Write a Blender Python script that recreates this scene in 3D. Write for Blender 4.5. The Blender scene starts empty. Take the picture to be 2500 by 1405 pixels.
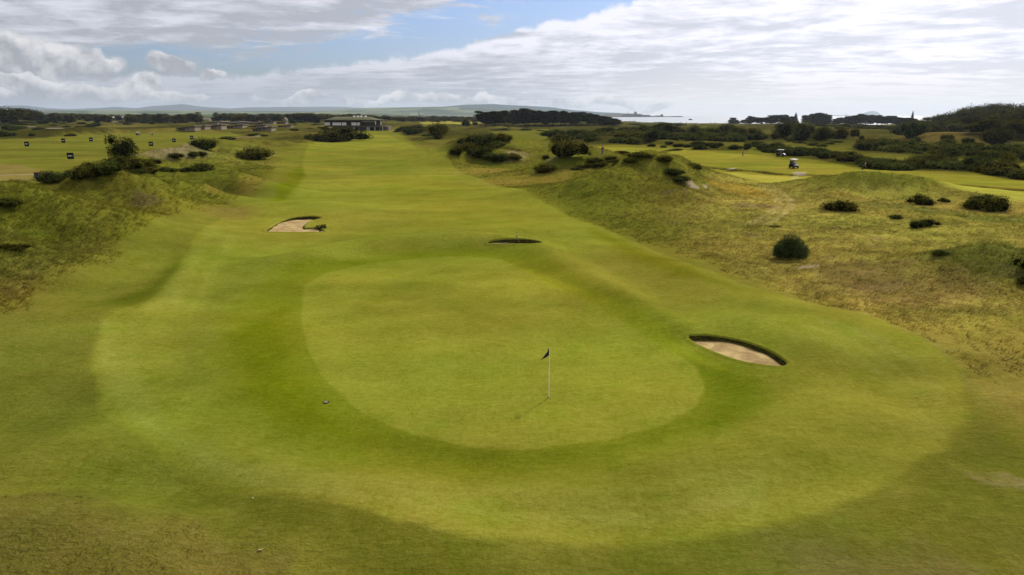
import bpy, bmesh, math, random
import numpy as np
from mathutils import Vector, Matrix
from mathutils.geometry import tessellate_polygon
random.seed(7); rng = np.random.default_rng(11)
sc = bpy.context.scene; C = sc.collection
R = math.radians

# ------------------------------------------------------------------ camera
CAMZ, F, PITCH = 11.1, 1667.0, R(14.16)
cd = bpy.data.cameras.new('camera'); cam = bpy.data.objects.new('camera', cd); C.objects.link(cam)
cd.lens = 24.0; cd.sensor_width = 36.0; cd.clip_start = 0.5; cd.clip_end = 90000
cam.location = (0, 0, CAMZ); cam.rotation_euler = (math.pi/2 - PITCH, 0, 0)
sc.camera = cam
sc.view_settings.view_transform = 'Standard'; sc.view_settings.look = 'None'
sc.view_settings.gamma = 1; sc.view_settings.exposure = 0.0

def ray(px, py):
    u = (px - 1250.0)/F; v = (702.5 - py)/F
    c, s = math.cos(PITCH), math.sin(PITCH)
    return (u, c + v*s, -s + v*c)
def azel(px, py):
    x, y, z = ray(px, py)
    return math.atan2(x, y), math.atan2(z, math.hypot(x, y))
def at(px, py, d):                       # the world point on this bearing at forward distance d
    x, y, z = ray(px, py); k = d/y
    return (x*k, d, CAMZ + z*k)
def flat(px, py, z=0.0):                 # where the bearing meets the plane z
    x, y, zz = ray(px, py); k = (z - CAMZ)/zz
    return (x*k, y*k)

# ------------------------------------------------------------------ sun and sky
SUN_AZ, SUN_EL = R(34), R(42)            # azimuth clockwise from +Y
sd = bpy.data.lights.new('sun', 'SUN'); so = bpy.data.objects.new('sun', sd); C.objects.link(so)
sd.energy = 5.0; sd.angle = R(5); sd.color = (1.0, 0.93, 0.80)
v = Vector((math.sin(SUN_AZ)*math.cos(SUN_EL), math.cos(SUN_AZ)*math.cos(SUN_EL), math.sin(SUN_EL)))
so.rotation_euler = v.to_track_quat('Z', 'Y').to_euler(); so.location = (0, 0, 300)

W = bpy.data.worlds.new('World'); sc.world = W; W.use_nodes = True
nt = W.node_tree; nt.nodes.clear()
class NB:
    def __init__(s, nt): s.nt = nt
    def n(s, t, **k):
        o = s.nt.nodes.new(t)
        for a, b in k.items(): setattr(o, a, b)
        return o
    def put(s, sock, v):
        if isinstance(v, bpy.types.NodeSocket): s.nt.links.new(v, sock)
        elif v is not None: sock.default_value = v
    def m(s, op, a, b=None, c=None, clamp=False):
        o = s.n('ShaderNodeMath', operation=op, use_clamp=clamp)
        for i, q in enumerate((a, b, c)):
            if q is not None: s.put(o.inputs[i], q)
        return o.outputs[0]
    def vm(s, op, a, b=None):
        o = s.n('ShaderNodeVectorMath', operation=op); s.put(o.inputs[0], a)
        if b is not None: s.put(o.inputs[1], b)
        return o.outputs[0]
    def xyz(s, x, y, z):
        o = s.n('ShaderNodeCombineXYZ')
        for i, q in enumerate((x, y, z)): s.put(o.inputs[i], q)
        return o.outputs[0]
    def noise(s, vec, scale, detail=5, rough=0.55, dist=0.0, col=False):
        o = s.n('ShaderNodeTexNoise'); s.put(o.inputs['Vector'], vec)
        o.inputs['Scale'].default_value = scale; o.inputs['Detail'].default_value = detail
        o.inputs['Roughness'].default_value = rough; o.inputs['Distortion'].default_value = dist
        return o.outputs['Color' if col else 'Fac']
    def ss(s, x, a, b):
        o = s.n('ShaderNodeMapRange', interpolation_type='SMOOTHSTEP'); s.put(o.inputs[0], x)
        s.put(o.inputs[1], a); s.put(o.inputs[2], b); return o.outputs[0]
    def lin(s, x, a, b, c=0.0, d=1.0):
        o = s.n('ShaderNodeMapRange'); s.put(o.inputs[0], x)
        for i, q in enumerate((a, b, c, d)): s.put(o.inputs[1+i], q)
        return o.outputs[0]
    def mix(s, f, a, b, mode='MIX'):
        o = s.n('ShaderNodeMix', data_type='RGBA', blend_type=mode); s.put(o.inputs[0], f)
        s.put(o.inputs[6], a); s.put(o.inputs[7], b); return o.outputs[2]
    def curve(s, x, pts, x0, x1, y0, y1):     # float curve through pts, in the ranges given
        o = s.n('ShaderNodeFloatCurve'); cu = o.mapping.curves[0]
        P = [((a-x0)/(x1-x0), (b-y0)/(y1-y0)) for a, b in pts]
        cu.points[0].location = P[0]; cu.points[1].location = P[-1]
        for p in P[1:-1]: cu.points.new(*p)
        o.mapping.use_clip = False; o.mapping.update()
        s.put(o.inputs['Value'], s.lin(x, x0, x1))
        return s.lin(o.outputs[0], 0, 1, y0, y1)

w = NB(nt)
tc = w.n('ShaderNodeTexCoord'); D = tc.outputs['Generated']
sep = w.n('ShaderNodeSeparateXYZ'); w.put(sep.inputs[0], D); dx, dy, dz = sep.outputs
az = w.m('ARCTAN2', dx, dy); el = w.m('ARCSINE', dz)
ez = w.m('ADD', w.m('MAXIMUM', dz, 0.0), 0.05)
pl = w.xyz(w.m('DIVIDE', dx, ez), w.m('DIVIDE', dy, ez), 0.0)           # a flat layer overhead
ae = w.xyz(w.m('MULTIPLY', az, 1.0), w.m('MULTIPLY', el, 1.0), 0.0)
AE = lambda pts: [azel(*p) for p in pts]
eR = w.curve(az, [(-3.14, 0.07)] + AE([(0,170),(350,176),(560,182),(760,166),(1000,136),(1180,98),(1260,72),(1400,40),(1500,14),(1620,-30)]) + [(0.6, 0.42), (3.14, 0.6)], -3.14, 3.14, 0.0, 0.6)
eL = w.curve(az, [(-3.14, 0.02)] + AE([(0,176),(200,172),(400,148),(560,136),(760,122),(900,92),(1040,60),(1150,34),(1250,8),(1380,-30)]) + [(0.5, 0.5), (3.14, 0.6)], -3.14, 3.14, 0.0, 0.6)
str_v = w.xyz(w.m('MULTIPLY', az, 1.0), w.m('MULTIPLY', el, 5.0), 0.0)
nb = w.noise(ae, 26, 6, 0.62)                  # puffy edge
ns = w.noise(str_v, 9, 7, 0.6, 0.4)            # streaky edge
sheetR = w.ss(w.m('SUBTRACT', w.m('ADD', eR, w.m('MULTIPLY', w.m('SUBTRACT', nb, 0.5), 0.034)), el), -0.003, 0.007)
sheetL = w.ss(w.m('SUBTRACT', el, w.m('ADD', eL, w.m('MULTIPLY', w.m('SUBTRACT', ns, 0.5), 0.16))), -0.004, 0.028)
# texture of the layer: relief lit from the sun's side
def relief(vec, off, scale, detail, rough, dist=0.0):
    a = w.noise(vec, scale, detail, rough, dist); b = w.noise(w.vm('ADD', vec, off), scale, detail, rough, dist)
    return a, w.m('SUBTRACT', a, b)
pa, pr = relief(pl, (0.10, 0.22, 0.0), 0.62, 7, 0.56, 0.3)
pb = w.noise(pl, 0.22, 3, 0.5)
pc = w.noise(str_v, 5.0, 6, 0.55, 0.2)
ca, cr = relief(ae, (0.004, 0.010, 0.0), 16, 7, 0.55)
pd, pdr = relief(pl, (0.03, 0.07, 0.0), 2.3, 8, 0.62, 0.5)
pe = w.noise(w.vm('ADD', w.vm('MULTIPLY', pl, (0.7, 1.6, 1.0)), (7, 3, 0)), 1.3, 8, 0.65, 0.3)
t = w.m('ADD', w.m('MULTIPLY', pa, 0.36), w.m('ADD', w.m('MULTIPLY', pb, 0.26), w.m('MULTIPLY', pc, 0.12)))
ca0 = w.noise(w.vm('ADD', w.vm('MULTIPLY', ae, (1.0, 2.2, 1.0)), (3, 5, 0)), 7, 7, 0.6, 0.3)
t = w.m('ADD', t, w.m('ADD', 0.06, w.m('MULTIPLY', w.m('SUBTRACT', ca0, 0.5), 0.55)))
t = w.m('ADD', t, w.m('ADD', w.m('MULTIPLY', w.m('SUBTRACT', pd, 0.5), 0.40), w.m('MULTIPLY', w.m('SUBTRACT', pe, 0.5), 0.22)))
t = w.m('ADD', t, w.m('MULTIPLY', pdr, -0.45))
side = w.ss(az, -0.55, 0.55)                                                   # brighter on the sun's side
t = w.m('ADD', t, w.m('MULTIPLY', pr, -1.0))
t = w.m('ADD', t, 0.085)
edge = w.m('SUBTRACT', w.m('ADD', eR, w.m('MULTIPLY', w.m('SUBTRACT', nb, 0.5), 0.034)), el)
rim = w.m('MULTIPLY', w.m('SUBTRACT', 1.0, w.ss(edge, 0.004, 0.035)), w.ss(edge, -0.004, 0.004))
t = w.m('ADD', t, w.m('MULTIPLY', rim, 0.12))
t = w.lin(t, 0.44, 0.66, 0.0, 1.0)
t = w.m('ADD', t, w.m('MULTIPLY', w.m('SUBTRACT', side, 0.35), 0.55), clamp=True)
greyc = w.mix(side, (0.43, 0.45, 0.50, 1), (0.58, 0.61, 0.71, 1))
whitec = w.mix(side, (0.80, 0.81, 0.90, 1), (1.08, 1.06, 1.15, 1))
sheetc = w.mix(t, greyc, whitec)
# low sheet near the left horizon is a duller blue grey
lowb = w.m('MULTIPLY', w.m('SUBTRACT', 1.0, w.ss(el, 0.01, 0.11)), w.m('SUBTRACT', 1.0, w.ss(az, -0.15, 0.30)))
sheetc = w.mix(w.m('MULTIPLY', lowb, 0.62), sheetc, (0.37, 0.42, 0.49, 1))
# cream glow low over the sea
lowr = w.m('MULTIPLY', w.m('SUBTRACT', 1.0, w.ss(el, 0.0, 0.075)), w.ss(az, 0.02, 0.25))
sheetc = w.mix(w.m('MULTIPLY', lowr, 0.85), sheetc, (0.90, 0.84, 0.82, 1))
# cumulus: discs in the sky broken up by noise, bright tops, grey bases
warp = w.vm('SCALE', w.vm('SUBTRACT', w.noise(ae, 14, 5, 0.55, 0, True), (0.5, 0.5, 0.5)))
warp.node.inputs['Scale'].default_value = 0.055
aw = w.vm('ADD', ae, warp)
sp2 = w.n('ShaderNodeSeparateXYZ'); w.put(sp2.inputs[0], aw); ax, ay = sp2.outputs[0], sp2.outputs[1]
best = None
for (px, py, rx, ry) in [(40,138,95,44),(125,150,80,34),(225,160,70,24),(418,165,60,20),(520,178,28,11),(60,206,120,24),(240,222,130,20),(350,220,55,26),(400,236,90,12),
                         (640,234,26,7),(735,240,60,10),(900,240,70,11),(965,234,36,13),(1090,240,70,14),(1190,243,70,11),(1420,250,120,12),(1570,254,60,12),(10,228,30,12),(475,236,40,9)]:
    a0, e0 = azel(px, py); ra = abs(azel(px+rx, py)[0]-a0)*1.25; rb = abs(azel(px, py-ry)[1]-e0)*1.35
    q = w.m('SUBTRACT', 1.0, w.m('SQRT', w.m('ADD', w.m('POWER', w.m('ABSOLUTE', w.m('DIVIDE', w.m('SUBTRACT', ax, a0), ra)), 2.0), w.m('POWER', w.m('ABSOLUTE', w.m('DIVIDE', w.m('SUBTRACT', ay, e0), rb)), 2.0))))
    hgt = w.m('DIVIDE', w.m('SUBTRACT', ay, e0-rb*0.7), rb*1.5)
    if best is None: best, hh = q, hgt
    else:
        g = w.m('GREATER_THAN', q, best); best = w.m('MAXIMUM', q, best)
        mx = w.n('ShaderNodeMix', data_type='FLOAT'); w.put(mx.inputs[0], g); w.put(mx.inputs[2], hh); w.put(mx.inputs[3], hgt); hh = mx.outputs[0]
cum = w.ss(best, -0.05, 0.30)
cl = w.m('ADD', w.m('MULTIPLY', hh, 0.75), w.m('MULTIPLY', cr, 5.0), clamp=True)
cl = w.m('ADD', cl, w.m('MULTIPLY', w.m('SUBTRACT', w.noise(ae, 40, 5, 0.6), 0.5), 0.7), clamp=True)
cumc = w.mix(cl, (0.37, 0.39, 0.43, 1), (0.86, 0.85, 0.86, 1))
cloud = w.m('MAXIMUM', sheetR, sheetL)
sky = w.n('ShaderNodeTexSky', sky_type='NISHITA'); sky.sun_disc = False
sky.sun_elevation = SUN_EL; sky.sun_rotation = SUN_AZ; sky.air_density = 1.2; sky.dust_density = 1.5; sky.ozone_density = 1.5
bgs = w.n('ShaderNodeBackground'); w.put(bgs.inputs[0], w.mix(1.0, sky.outputs[0], (0.74, 0.90, 1.35, 1), 'MULTIPLY')); bgs.inputs[1].default_value = 0.085
bgc = w.n('ShaderNodeBackground'); bgc.inputs[1].default_value = 1.0
w.put(bgc.inputs[0], w.mix(w.m('MULTIPLY', cum, 0.85), sheetc, cumc))
mixs = w.n('ShaderNodeMixShader'); w.put(mixs.inputs[0], w.m('MAXIMUM', w.m('MULTIPLY', cloud, 0.96), cum))
w.put(mixs.inputs[1], bgs.outputs[0]); w.put(mixs.inputs[2], bgc.outputs[0])
wo = w.n('ShaderNodeOutputWorld'); w.put(wo.inputs[0], mixs.outputs[0])

# ------------------------------------------------------------------ small helpers
def tag(o, label=None, cat=None, group=None, kind=None):
    if label: o['label'] = label
    if cat: o['category'] = cat
    if group: o['group'] = group
    if kind: o['kind'] = kind
    return o
def empty(name, loc=(0,0,0), rz=0.0):
    o = bpy.data.objects.new(name, None); C.objects.link(o); o.location = loc; o.rotation_euler = (0, 0, rz); o.empty_display_size = 0.2
    return o
def link(name, me, parent=None, loc=(0,0,0)):
    o = bpy.data.objects.new(name, me); C.objects.link(o); o.location = loc
    if parent: o.parent = parent
    return o
def npmesh(name, V, Fc, mats, smooth=True, tint=None, rough=None, mi=None):
    """V (n,3), Fc (m,3|4) arrays -> mesh; tint (n,3) colour and rough (n,) value per vertex"""
    V = np.asarray(V, np.float32); Fc = np.asarray(Fc, np.int32); k = Fc.shape[1]
    me = bpy.data.meshes.new(name); me.vertices.add(len(V)); me.vertices.foreach_set('co', V.ravel())
    me.loops.add(Fc.size); me.loops.foreach_set('vertex_index', Fc.ravel())
    me.polygons.add(len(Fc)); me.polygons.foreach_set('loop_start', np.arange(0, Fc.size, k, dtype=np.int32))
    me.update(calc_edges=True)
    me.polygons.foreach_set('use_smooth', np.full(len(Fc), smooth))
    if mi is not None: me.polygons.foreach_set('material_index', np.asarray(mi, np.int32))
    for m in (mats if isinstance(mats, (list, tuple)) else [mats]): me.materials.append(m)
    if tint is not None:
        a = me.attributes.new('tint', 'FLOAT_COLOR', 'POINT'); c = np.ones((len(V), 4), np.float32); c[:, :3] = tint
        a.data.foreach_set('color', c.ravel())
    if rough is not None:
        a = me.attributes.new('tall', 'FLOAT', 'POINT'); a.data.foreach_set('value', np.asarray(rough, np.float32))
    return me
def copy_tree(o, parent=None):
    c = o.copy(); C.objects.link(c)
    if parent: c.parent = parent
    for ch in list(o.children): copy_tree(ch, c)
    return c
def srgb(r, g, b):
    f = lambda u: (u/255/12.92) if u/255 <= 0.04045 else ((u/255+0.055)/1.055)**2.4
    return np.array([f(r), f(g), f(b)])
KAL = 1.88                                     # picture value of a level matt surface of albedo 1
def alb(r, g, b): return srgb(r, g, b)/KAL

ORD = 'first second third fourth fifth sixth seventh eighth ninth tenth eleventh twelfth thirteenth fourteenth fifteenth sixteenth seventeenth eighteenth nineteenth twentieth'.split()
def count_labels(objs, noun, place, per=12):
    """name each by its row and its place from the left; objs are (object, x, y)"""
    objs = sorted(objs, key=lambda q: q[2]); n = len(objs); rows = max(1, math.ceil(n/per)); rows = min(rows, 9)
    rn = {1: ['only'], 2: ['front', 'back'], 3: ['front', 'middle', 'back']}.get(rows) or ['front']+[ORD[i] for i in range(1, rows-1)]+['back']
    for r in range(rows):
        part_ = sorted(objs[r*n//rows:(r+1)*n//rows], key=lambda q: q[1]/q[2])
        for i, q in enumerate(part_):
            pos = ORD[i]+' '+noun+' from left' if i < 20 else noun+' near the right end'
            q[0]['label'] = (pos + (', %s row' % rn[r] if rows > 1 else '') + ' of the ' + place) if i or len(part_) > 1 else noun+' in the '+place
# numpy noise
def _h(ix, iy, s):
    n = (ix.astype(np.int64)*374761393 + iy.astype(np.int64)*668265263 + s*974634777) & 0x7fffffff
    n = ((n ^ (n >> 13))*1274126177) & 0x7fffffff
    return ((n ^ (n >> 16)) & 0xffff)/65535.0
def vnoise(x, y, s=0):
    ix = np.floor(x); iy = np.floor(y); fx = x-ix; fy = y-iy
    fx = fx*fx*fx*(fx*(fx*6-15)+10); fy = fy*fy*fy*(fy*(fy*6-15)+10)
    a = _h(ix, iy, s); b = _h(ix+1, iy, s); c = _h(ix, iy+1, s); d = _h(ix+1, iy+1, s)
    return (a+(b-a)*fx)+((c+(d-c)*fx)-(a+(b-a)*fx))*fy
def fbm(x, y, scale, oct=4, s=0, g=0.5):
    t = np.zeros_like(x); amp = 1.0; tot = 0.0; q = 1.0/scale
    for i in range(oct):
        ca, sa = math.cos(i*1.1+s), math.sin(i*1.1+s)
        t += amp*(vnoise((x*ca-y*sa)*q+17.3*i, (x*sa+y*ca)*q-9.1*i, s*13+i)-0.5); tot += amp; amp *= g; q *= 2.03
    return t/tot*2
def sstep(x, a, b):
    t = np.clip((x-a)/(b-a), 0, 1); return t*t*(3-2*t)
def sdist(x, y, P):
    """signed distance to polygon P, positive inside"""
    P = np.asarray(P, float); d2 = np.full(x.shape, 1e18); ins = np.zeros(x.shape, bool)
    for i in range(len(P)):
        ax, ay = P[i]; bx, by = P[(i+1) % len(P)]
        ex, ey = bx-ax, by-ay; L = ex*ex+ey*ey+1e-12
        t = np.clip(((x-ax)*ex+(y-ay)*ey)/L, 0, 1)
        d2 = np.minimum(d2, (x-ax-t*ex)**2+(y-ay-t*ey)**2)
        c = (ay > y) != (by > y)
        if ey != 0: ins ^= c & (x < ax+(y-ay)*ex/ey)
    return np.where(ins, 1, -1)*np.sqrt(d2)
def smooth_poly(P, n=4, closed=True):
    """Catmull-Rom through the points"""
    P = np.asarray(P, float); N = len(P); out = []
    for i in range(N if closed else N-1):
        g = lambda k: P[k % N] if closed else P[min(max(k, 0), N-1)]
        p0, p1, p2, p3 = g(i-1), g(i), g(i+1), g(i+2)
        for k in range(n):
            t = k/n
            out.append(0.5*((2*p1)+(-p0+p2)*t+(2*p0-5*p1+4*p2-p3)*t*t+(-p0+3*p1-3*p2+p3)*t**3))
    if not closed: out.append(P[-1])
    return np.array(out)
FP = lambda pts: [flat(*p) for p in pts]

# ------------------------------------------------------------------ the shape of the land
# ridges: crest points (px, py, distance, half width); the crest shows at that pixel from the drone
RIDGES = []
def ridge(pts, pw=1.0):
    out = []
    for (px, py, d, sg) in pts:
        x, y, z = at(px, py, d); out.append((x, y, z, sg))
    RIDGES.append((smooth_poly(out, 4, False), pw))
def ridge_abs(pts):                          # pts (px, py on the flat, height, half width)
    out = []
    for (px, py, h, sg) in pts:
        x, y = flat(px, py); out.append((x, y, h, sg))
    RIDGES.append((smooth_poly(out, 4, False), 1.0))
# left dunes
ridge([(-500,560,38,7),(-250,520,46,8),(0,505,54,7.5),(120,478,60,7),(215,443,70,6.5),(300,440,80,7),(370,452,84,6)])
ridge([(-400,500,60,6),(-120,470,68,6),(20,464,74,6),(110,466,78,5)])
ridge([(215,432,76,6),(330,420,92,7),(430,418,100,7),(540,424,102,6),(600,440,100,5)])
ridge([(430,478,84,5),(500,468,88,4.5),(560,480,86,4)])
ridge([(340,500,76,5),(400,505,77,4)])
ridge([(250,404,118,7),(330,392,126,7),(400,392,132,7),(480,392,138,7),(560,400,140,6),(640,408,132,5)])
ridge([(385,368,165,8),(420,361,168,8),(470,354,175,8),(540,364,178,7)])
ridge([(540,352,235,10),(620,343,245,11),(700,350,240,9)])
ridge([(620,330,330,12),(690,326,340,14),(760,332,330,12)])
ridge([(575,405,128,4),(640,412,124,4)])
# centre and right dunes
ridge([(1330,470,98,4),(1400,440,98,6),(1480,413,99,7),(1560,396,102,7.5),(1620,399,104,7.5),(1680,421,102,6.5),(1740,452,98,6)])
ridge([(1380,398,128,7),(1450,387,130,8),(1540,382,128,8),(1600,384,124,7),(1660,398,122,6)])
ridge([(1660,480,90,5),(1760,488,88,5),(1840,496,86,4)])
ridge([(1070,384,158,7),(1120,368,158,8),(1180,372,160,8),(1240,392,160,6)])
ridge([(1110,348,205,9),(1180,333,215,11),(1250,338,215,10),(1320,362,200,9)])
ridge([(1200,352,190,8),(1260,356,188,8),(1330,374,180,7)])
ridge([(1340,372,165,8),(1390,360,168,8),(1440,366,168,7),(1480,380,165,5)])
ridge([(1960,470,100,6),(2030,444,102,6.5),(2110,428,104,7),(2190,430,104,7),(2250,446,104,6.5),(2320,465,102,7)])
ridge([(2180,492,88,6),(2300,474,90,7),(2390,468,92,7),(2470,486,92,7),(2560,505,90,7),(2750,520,90,8)])
ridge([(2120,560,66,5),(2260,545,68,7),(2400,540,68,8),(2560,540,66,8),(2760,545,60,9)])
ridge([(2040,636,51,3),(2150,640,50,5),(2260,655,49,5),(2330,675,48,4)])
ridge([(2380,640,46,4),(2480,640,44,5),(2620,650,42,6)])
# spurs running down the dune faces
ridge([(230,440,72,4),(300,462,72,3.6),(380,490,73,3),(450,518,74,2.4)])
ridge([(60,498,56,3.2),(130,518,56,3.4),(200,556,56,3),(235,600,54,2.2)])
ridge([(-80,590,44,3),(60,636,44,3),(150,684,43,2.2)])
ridge([(1560,404,102,4),(1510,452,90,4),(1475,500,82,3)])
ridge([(1620,407,103,4),(1650,468,88,4),(1662,520,80,3)])
ridge([(2110,438,103,3.5),(2066,480,90,3.5),(2036,510,84,2.5)])
ridge([(2190,440,103,4),(2190,496,86,4),(2170,540,76,3)])
ridge([(2380,470,92,3.5),(2330,530,76,3.5),(2290,580,66,3)])
# gentle shaping round the green
ridge_abs([(330,765,0.5,2.0),(460,700,0.45,2.6),(560,670,0.45,2.4),(700,645,0.7,1.7),(850,615,0.95,1.6),(1000,600,1.05,1.7),(1150,596,1.05,1.7),(1280,608,0.9,1.7),(1360,645,0.7,1.6),(1450,700,0.65,1.4),(1560,768,0.65,1.3),(1650,815,0.5,1.2)])
ridge_abs([(420,700,0.5,1.6),(480,640,0.5,1.8),(560,590,0.45,2.2)])
ridge_abs([(1420,590,0.5,2.5),(1600,650,0.5,2.2),(1760,720,0.45,1.8),(1900,770,0.4,1.8)])
ridge_abs([(520,1130,0.35,1.1),(800,1200,0.4,1.1),(1100,1240,0.4,1.2),(1500,1230,0.35,1.2),(1850,1130,0.35,1.3),(2050,1000,0.35,1.5)])
ridge_abs([(600,525,0.9,5),(720,516,1.0,5),(850,525,0.6,5)])
ridge_abs([(1200,570,0.55,4),(1330,568,0.6,4),(1450,600,0.4,4)])
ridge_abs([(1700,800,0.35,1.8),(1820,798,0.45,2.2),(1940,830,0.5,2.2),(2010,890,0.45,2.0),(1960,930,0.3,1.6)])
ridge_abs([(700,1265,0.55,1.7),(900,1285,0.6,1.8),(1100,1330,0.55,1.6),(1300,1370,0.4,1.5)])
ridge_abs([(-50,1180,0.7,1.8),(150,1150,0.6,1.8),(330,1130,0.35,1.5)])
ridge_abs([(-100,1330,0.9,1.6),(150,1330,0.9,1.5),(350,1350,0.7,1.3)])
ridge_abs([(0,840,0.6,3),(150,790,0.6,3),(300,775,0.4,2)])
ridge_abs([(2080,800,0.35,2.4),(2250,870,0.4,2.4),(2380,960,0.35,2)])

HOLLOWS = [(at(px, py, d)[0], d, rx, ry, dp) for px, py, d, rx, ry, dp in [(60,470,65,7,3.5,2.0),(300,520,66,4,4,1.0),(120,590,51,4,3,1.1),(400,450,90,6,4,1.6),(520,455,93,5,4,1.3),(20,700,40,3,3,.7),(1440,440,112,6,5,1.4),(1580,470,92,4,5,1.2),(1720,440,108,6,4,.9),
 (2130,480,93,4,4,1.1),(2250,500,88,5,4,1.2),(2420,520,78,5,4,1.2),(2340,600,57,4,3,.7),(1180,390,150,5,5,1.2),(620,345,200,9,8,1.2)]]
POLY = {}
POLY['mown'] = FP([(-400,1000),(-200,880),(0,795),(120,735),(260,650),(400,570),(480,537),(560,515),(635,470),(662,435),(665,405),(700,375),(740,352),(820,335),(890,322),(905,316),(960,316),(985,332),(1015,350),(1055,385),(1120,420),(1200,455),(1310,490),(1400,530),(1500,570),(1640,612),(1760,655),(1900,715),(2100,785),(2250,845),(2400,930),(2600,1050),(2900,1200),(2700,1900),(-400,1900)])
POLY['fair'] = FP([(775,342),(748,368),(738,400),(742,430),(722,470),(670,500),(560,535),(500,580),(465,630),(430,680),(385,730),(340,768),(262,785),(238,850),(230,930),(255,1010),(310,1080),(430,1160),(580,1215),(760,1262),(950,1300),(1150,1342),(1400,1350),(1650,1338),(1850,1300),(2050,1240),(2200,1170),(2310,1090),(2362,1000),(2345,920),(2260,845),(2120,788),(1960,745),(1820,705),(1700,662),(1560,600),(1430,545),(1330,503),(1200,452),(1100,412),(1045,385),(1015,360),(985,345),(950,332),(900,326),(850,334)])
POLY['fringe'] = FP([(700,655),(600,720),(540,800),(520,880),(560,970),(660,1060),(800,1130),(1000,1180),(1250,1195),(1500,1165),(1730,1095),(1860,1020),(1890,960),(1800,900),(1700,860),(1560,770),(1430,700),(1300,625),(1150,612),(1000,615),(850,635)])
POLY['green'] = FP([(742,700),(800,668),(900,642),(1000,631),(1140,628),(1225,636),(1290,672),(1380,722),(1500,785),(1610,845),(1700,900),(1722,950),(1700,1000),(1620,1045),(1480,1080),(1300,1096),(1150,1088),(1000,1055),(880,1005),(800,940),(755,870),(735,790)])
POLY['range'] = FP([(-600,330),(-600,520),(60,470),(250,432),(330,402),(430,366),(520,345),(600,331),(560,325),(300,327),(150,333),(60,340),(-100,345)])
POLY['right'] = FP([(1440,358),(1560,352),(1690,362),(1830,366),(1900,379),(2000,391),(2100,404),(2260,418),(2500,428),(2900,450),(2900,540),(2500,500),(2330,470),(2180,452),(1960,452),(1860,448),(1740,425),(1640,405),(1560,392),(1470,380)])
POLY['back'] = FP([(1200,322),(1330,316),(1450,322),(1480,330),(1350,332),(1330,345),(1450,356),(1300,354),(1230,342)])
POLY['yellow'] = FP([(1010,300),(1080,296),(1200,299),(1150,306),(1050,307)])
POLY['neck'] = FP([(880,322),(885,318),(915,314),(975,316),(1000,330),(985,340),(930,336),(895,330)])
RANK = [FP(q) for q in ([(1345,350),(1352,333),(1420,327),(1560,324),(1700,326),(1850,336),(1860,352),(1700,349),(1560,355),(1440,353)],
 [(1838,365),(1850,354),(1890,360),(1960,369),(2060,382),(2240,402),(2370,408),(2560,430),(2700,444),(2700,455),(2500,440),(2360,421),(2240,417),(2110,413),(1990,391),(1900,381)],
 [(2080,364),(2120,350),(2300,354),(2500,362),(2700,372),(2700,404),(2500,398),(2380,390),(2240,380),(2100,374)],
 [(1690,368),(1700,355),(1770,360),(1815,362),(1812,370)], [(1100,390),(1095,370),(1150,345),(1190,336),(1230,345),(1210,372),(1270,388),(1262,398),(1200,394)])]
MOWN_ALL = ['mown', 'range', 'right', 'back', 'yellow']
DITCH = [FP([(1690,408),(1760,412),(1850,420),(1900,426),(1938,428)]), FP([(1962,427),(2030,430),(2110,437),(2230,446),(2330,452),(2450,460),(2560,466),(2800,480)])]
def seg_d(x, y, L):
    d = np.full(x.shape, 1e9)
    for i in range(len(L)-1):
        ax, ay = L[i]; bx, by = L[i+1]; ex, ey = bx-ax, by-ay
        t = np.clip(((x-ax)*ex+(y-ay)*ey)/(ex*ex+ey*ey), 0, 1); d = np.minimum(d, np.hypot(x-ax-t*ex, y-ay-t*ey))
    return d

# shoreline: land falls below the sea to the right and far off
SHORE = [(-2500, 9000), (-560, 4300), (-260, 3500), (-100, 3300), (180, 1900), (300, 1350), (600, 1080), (1150, 1020), (2000, 980), (6000, 900)]
SEA_Z = -6.0
def shore_s(x, y):                            # metres past the shoreline (positive = sea)
    sx = np.array([p[0] for p in SHORE], float); sy = np.array([p[1] for p in SHORE], float)
    return y - np.interp(x, sx, sy)

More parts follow.
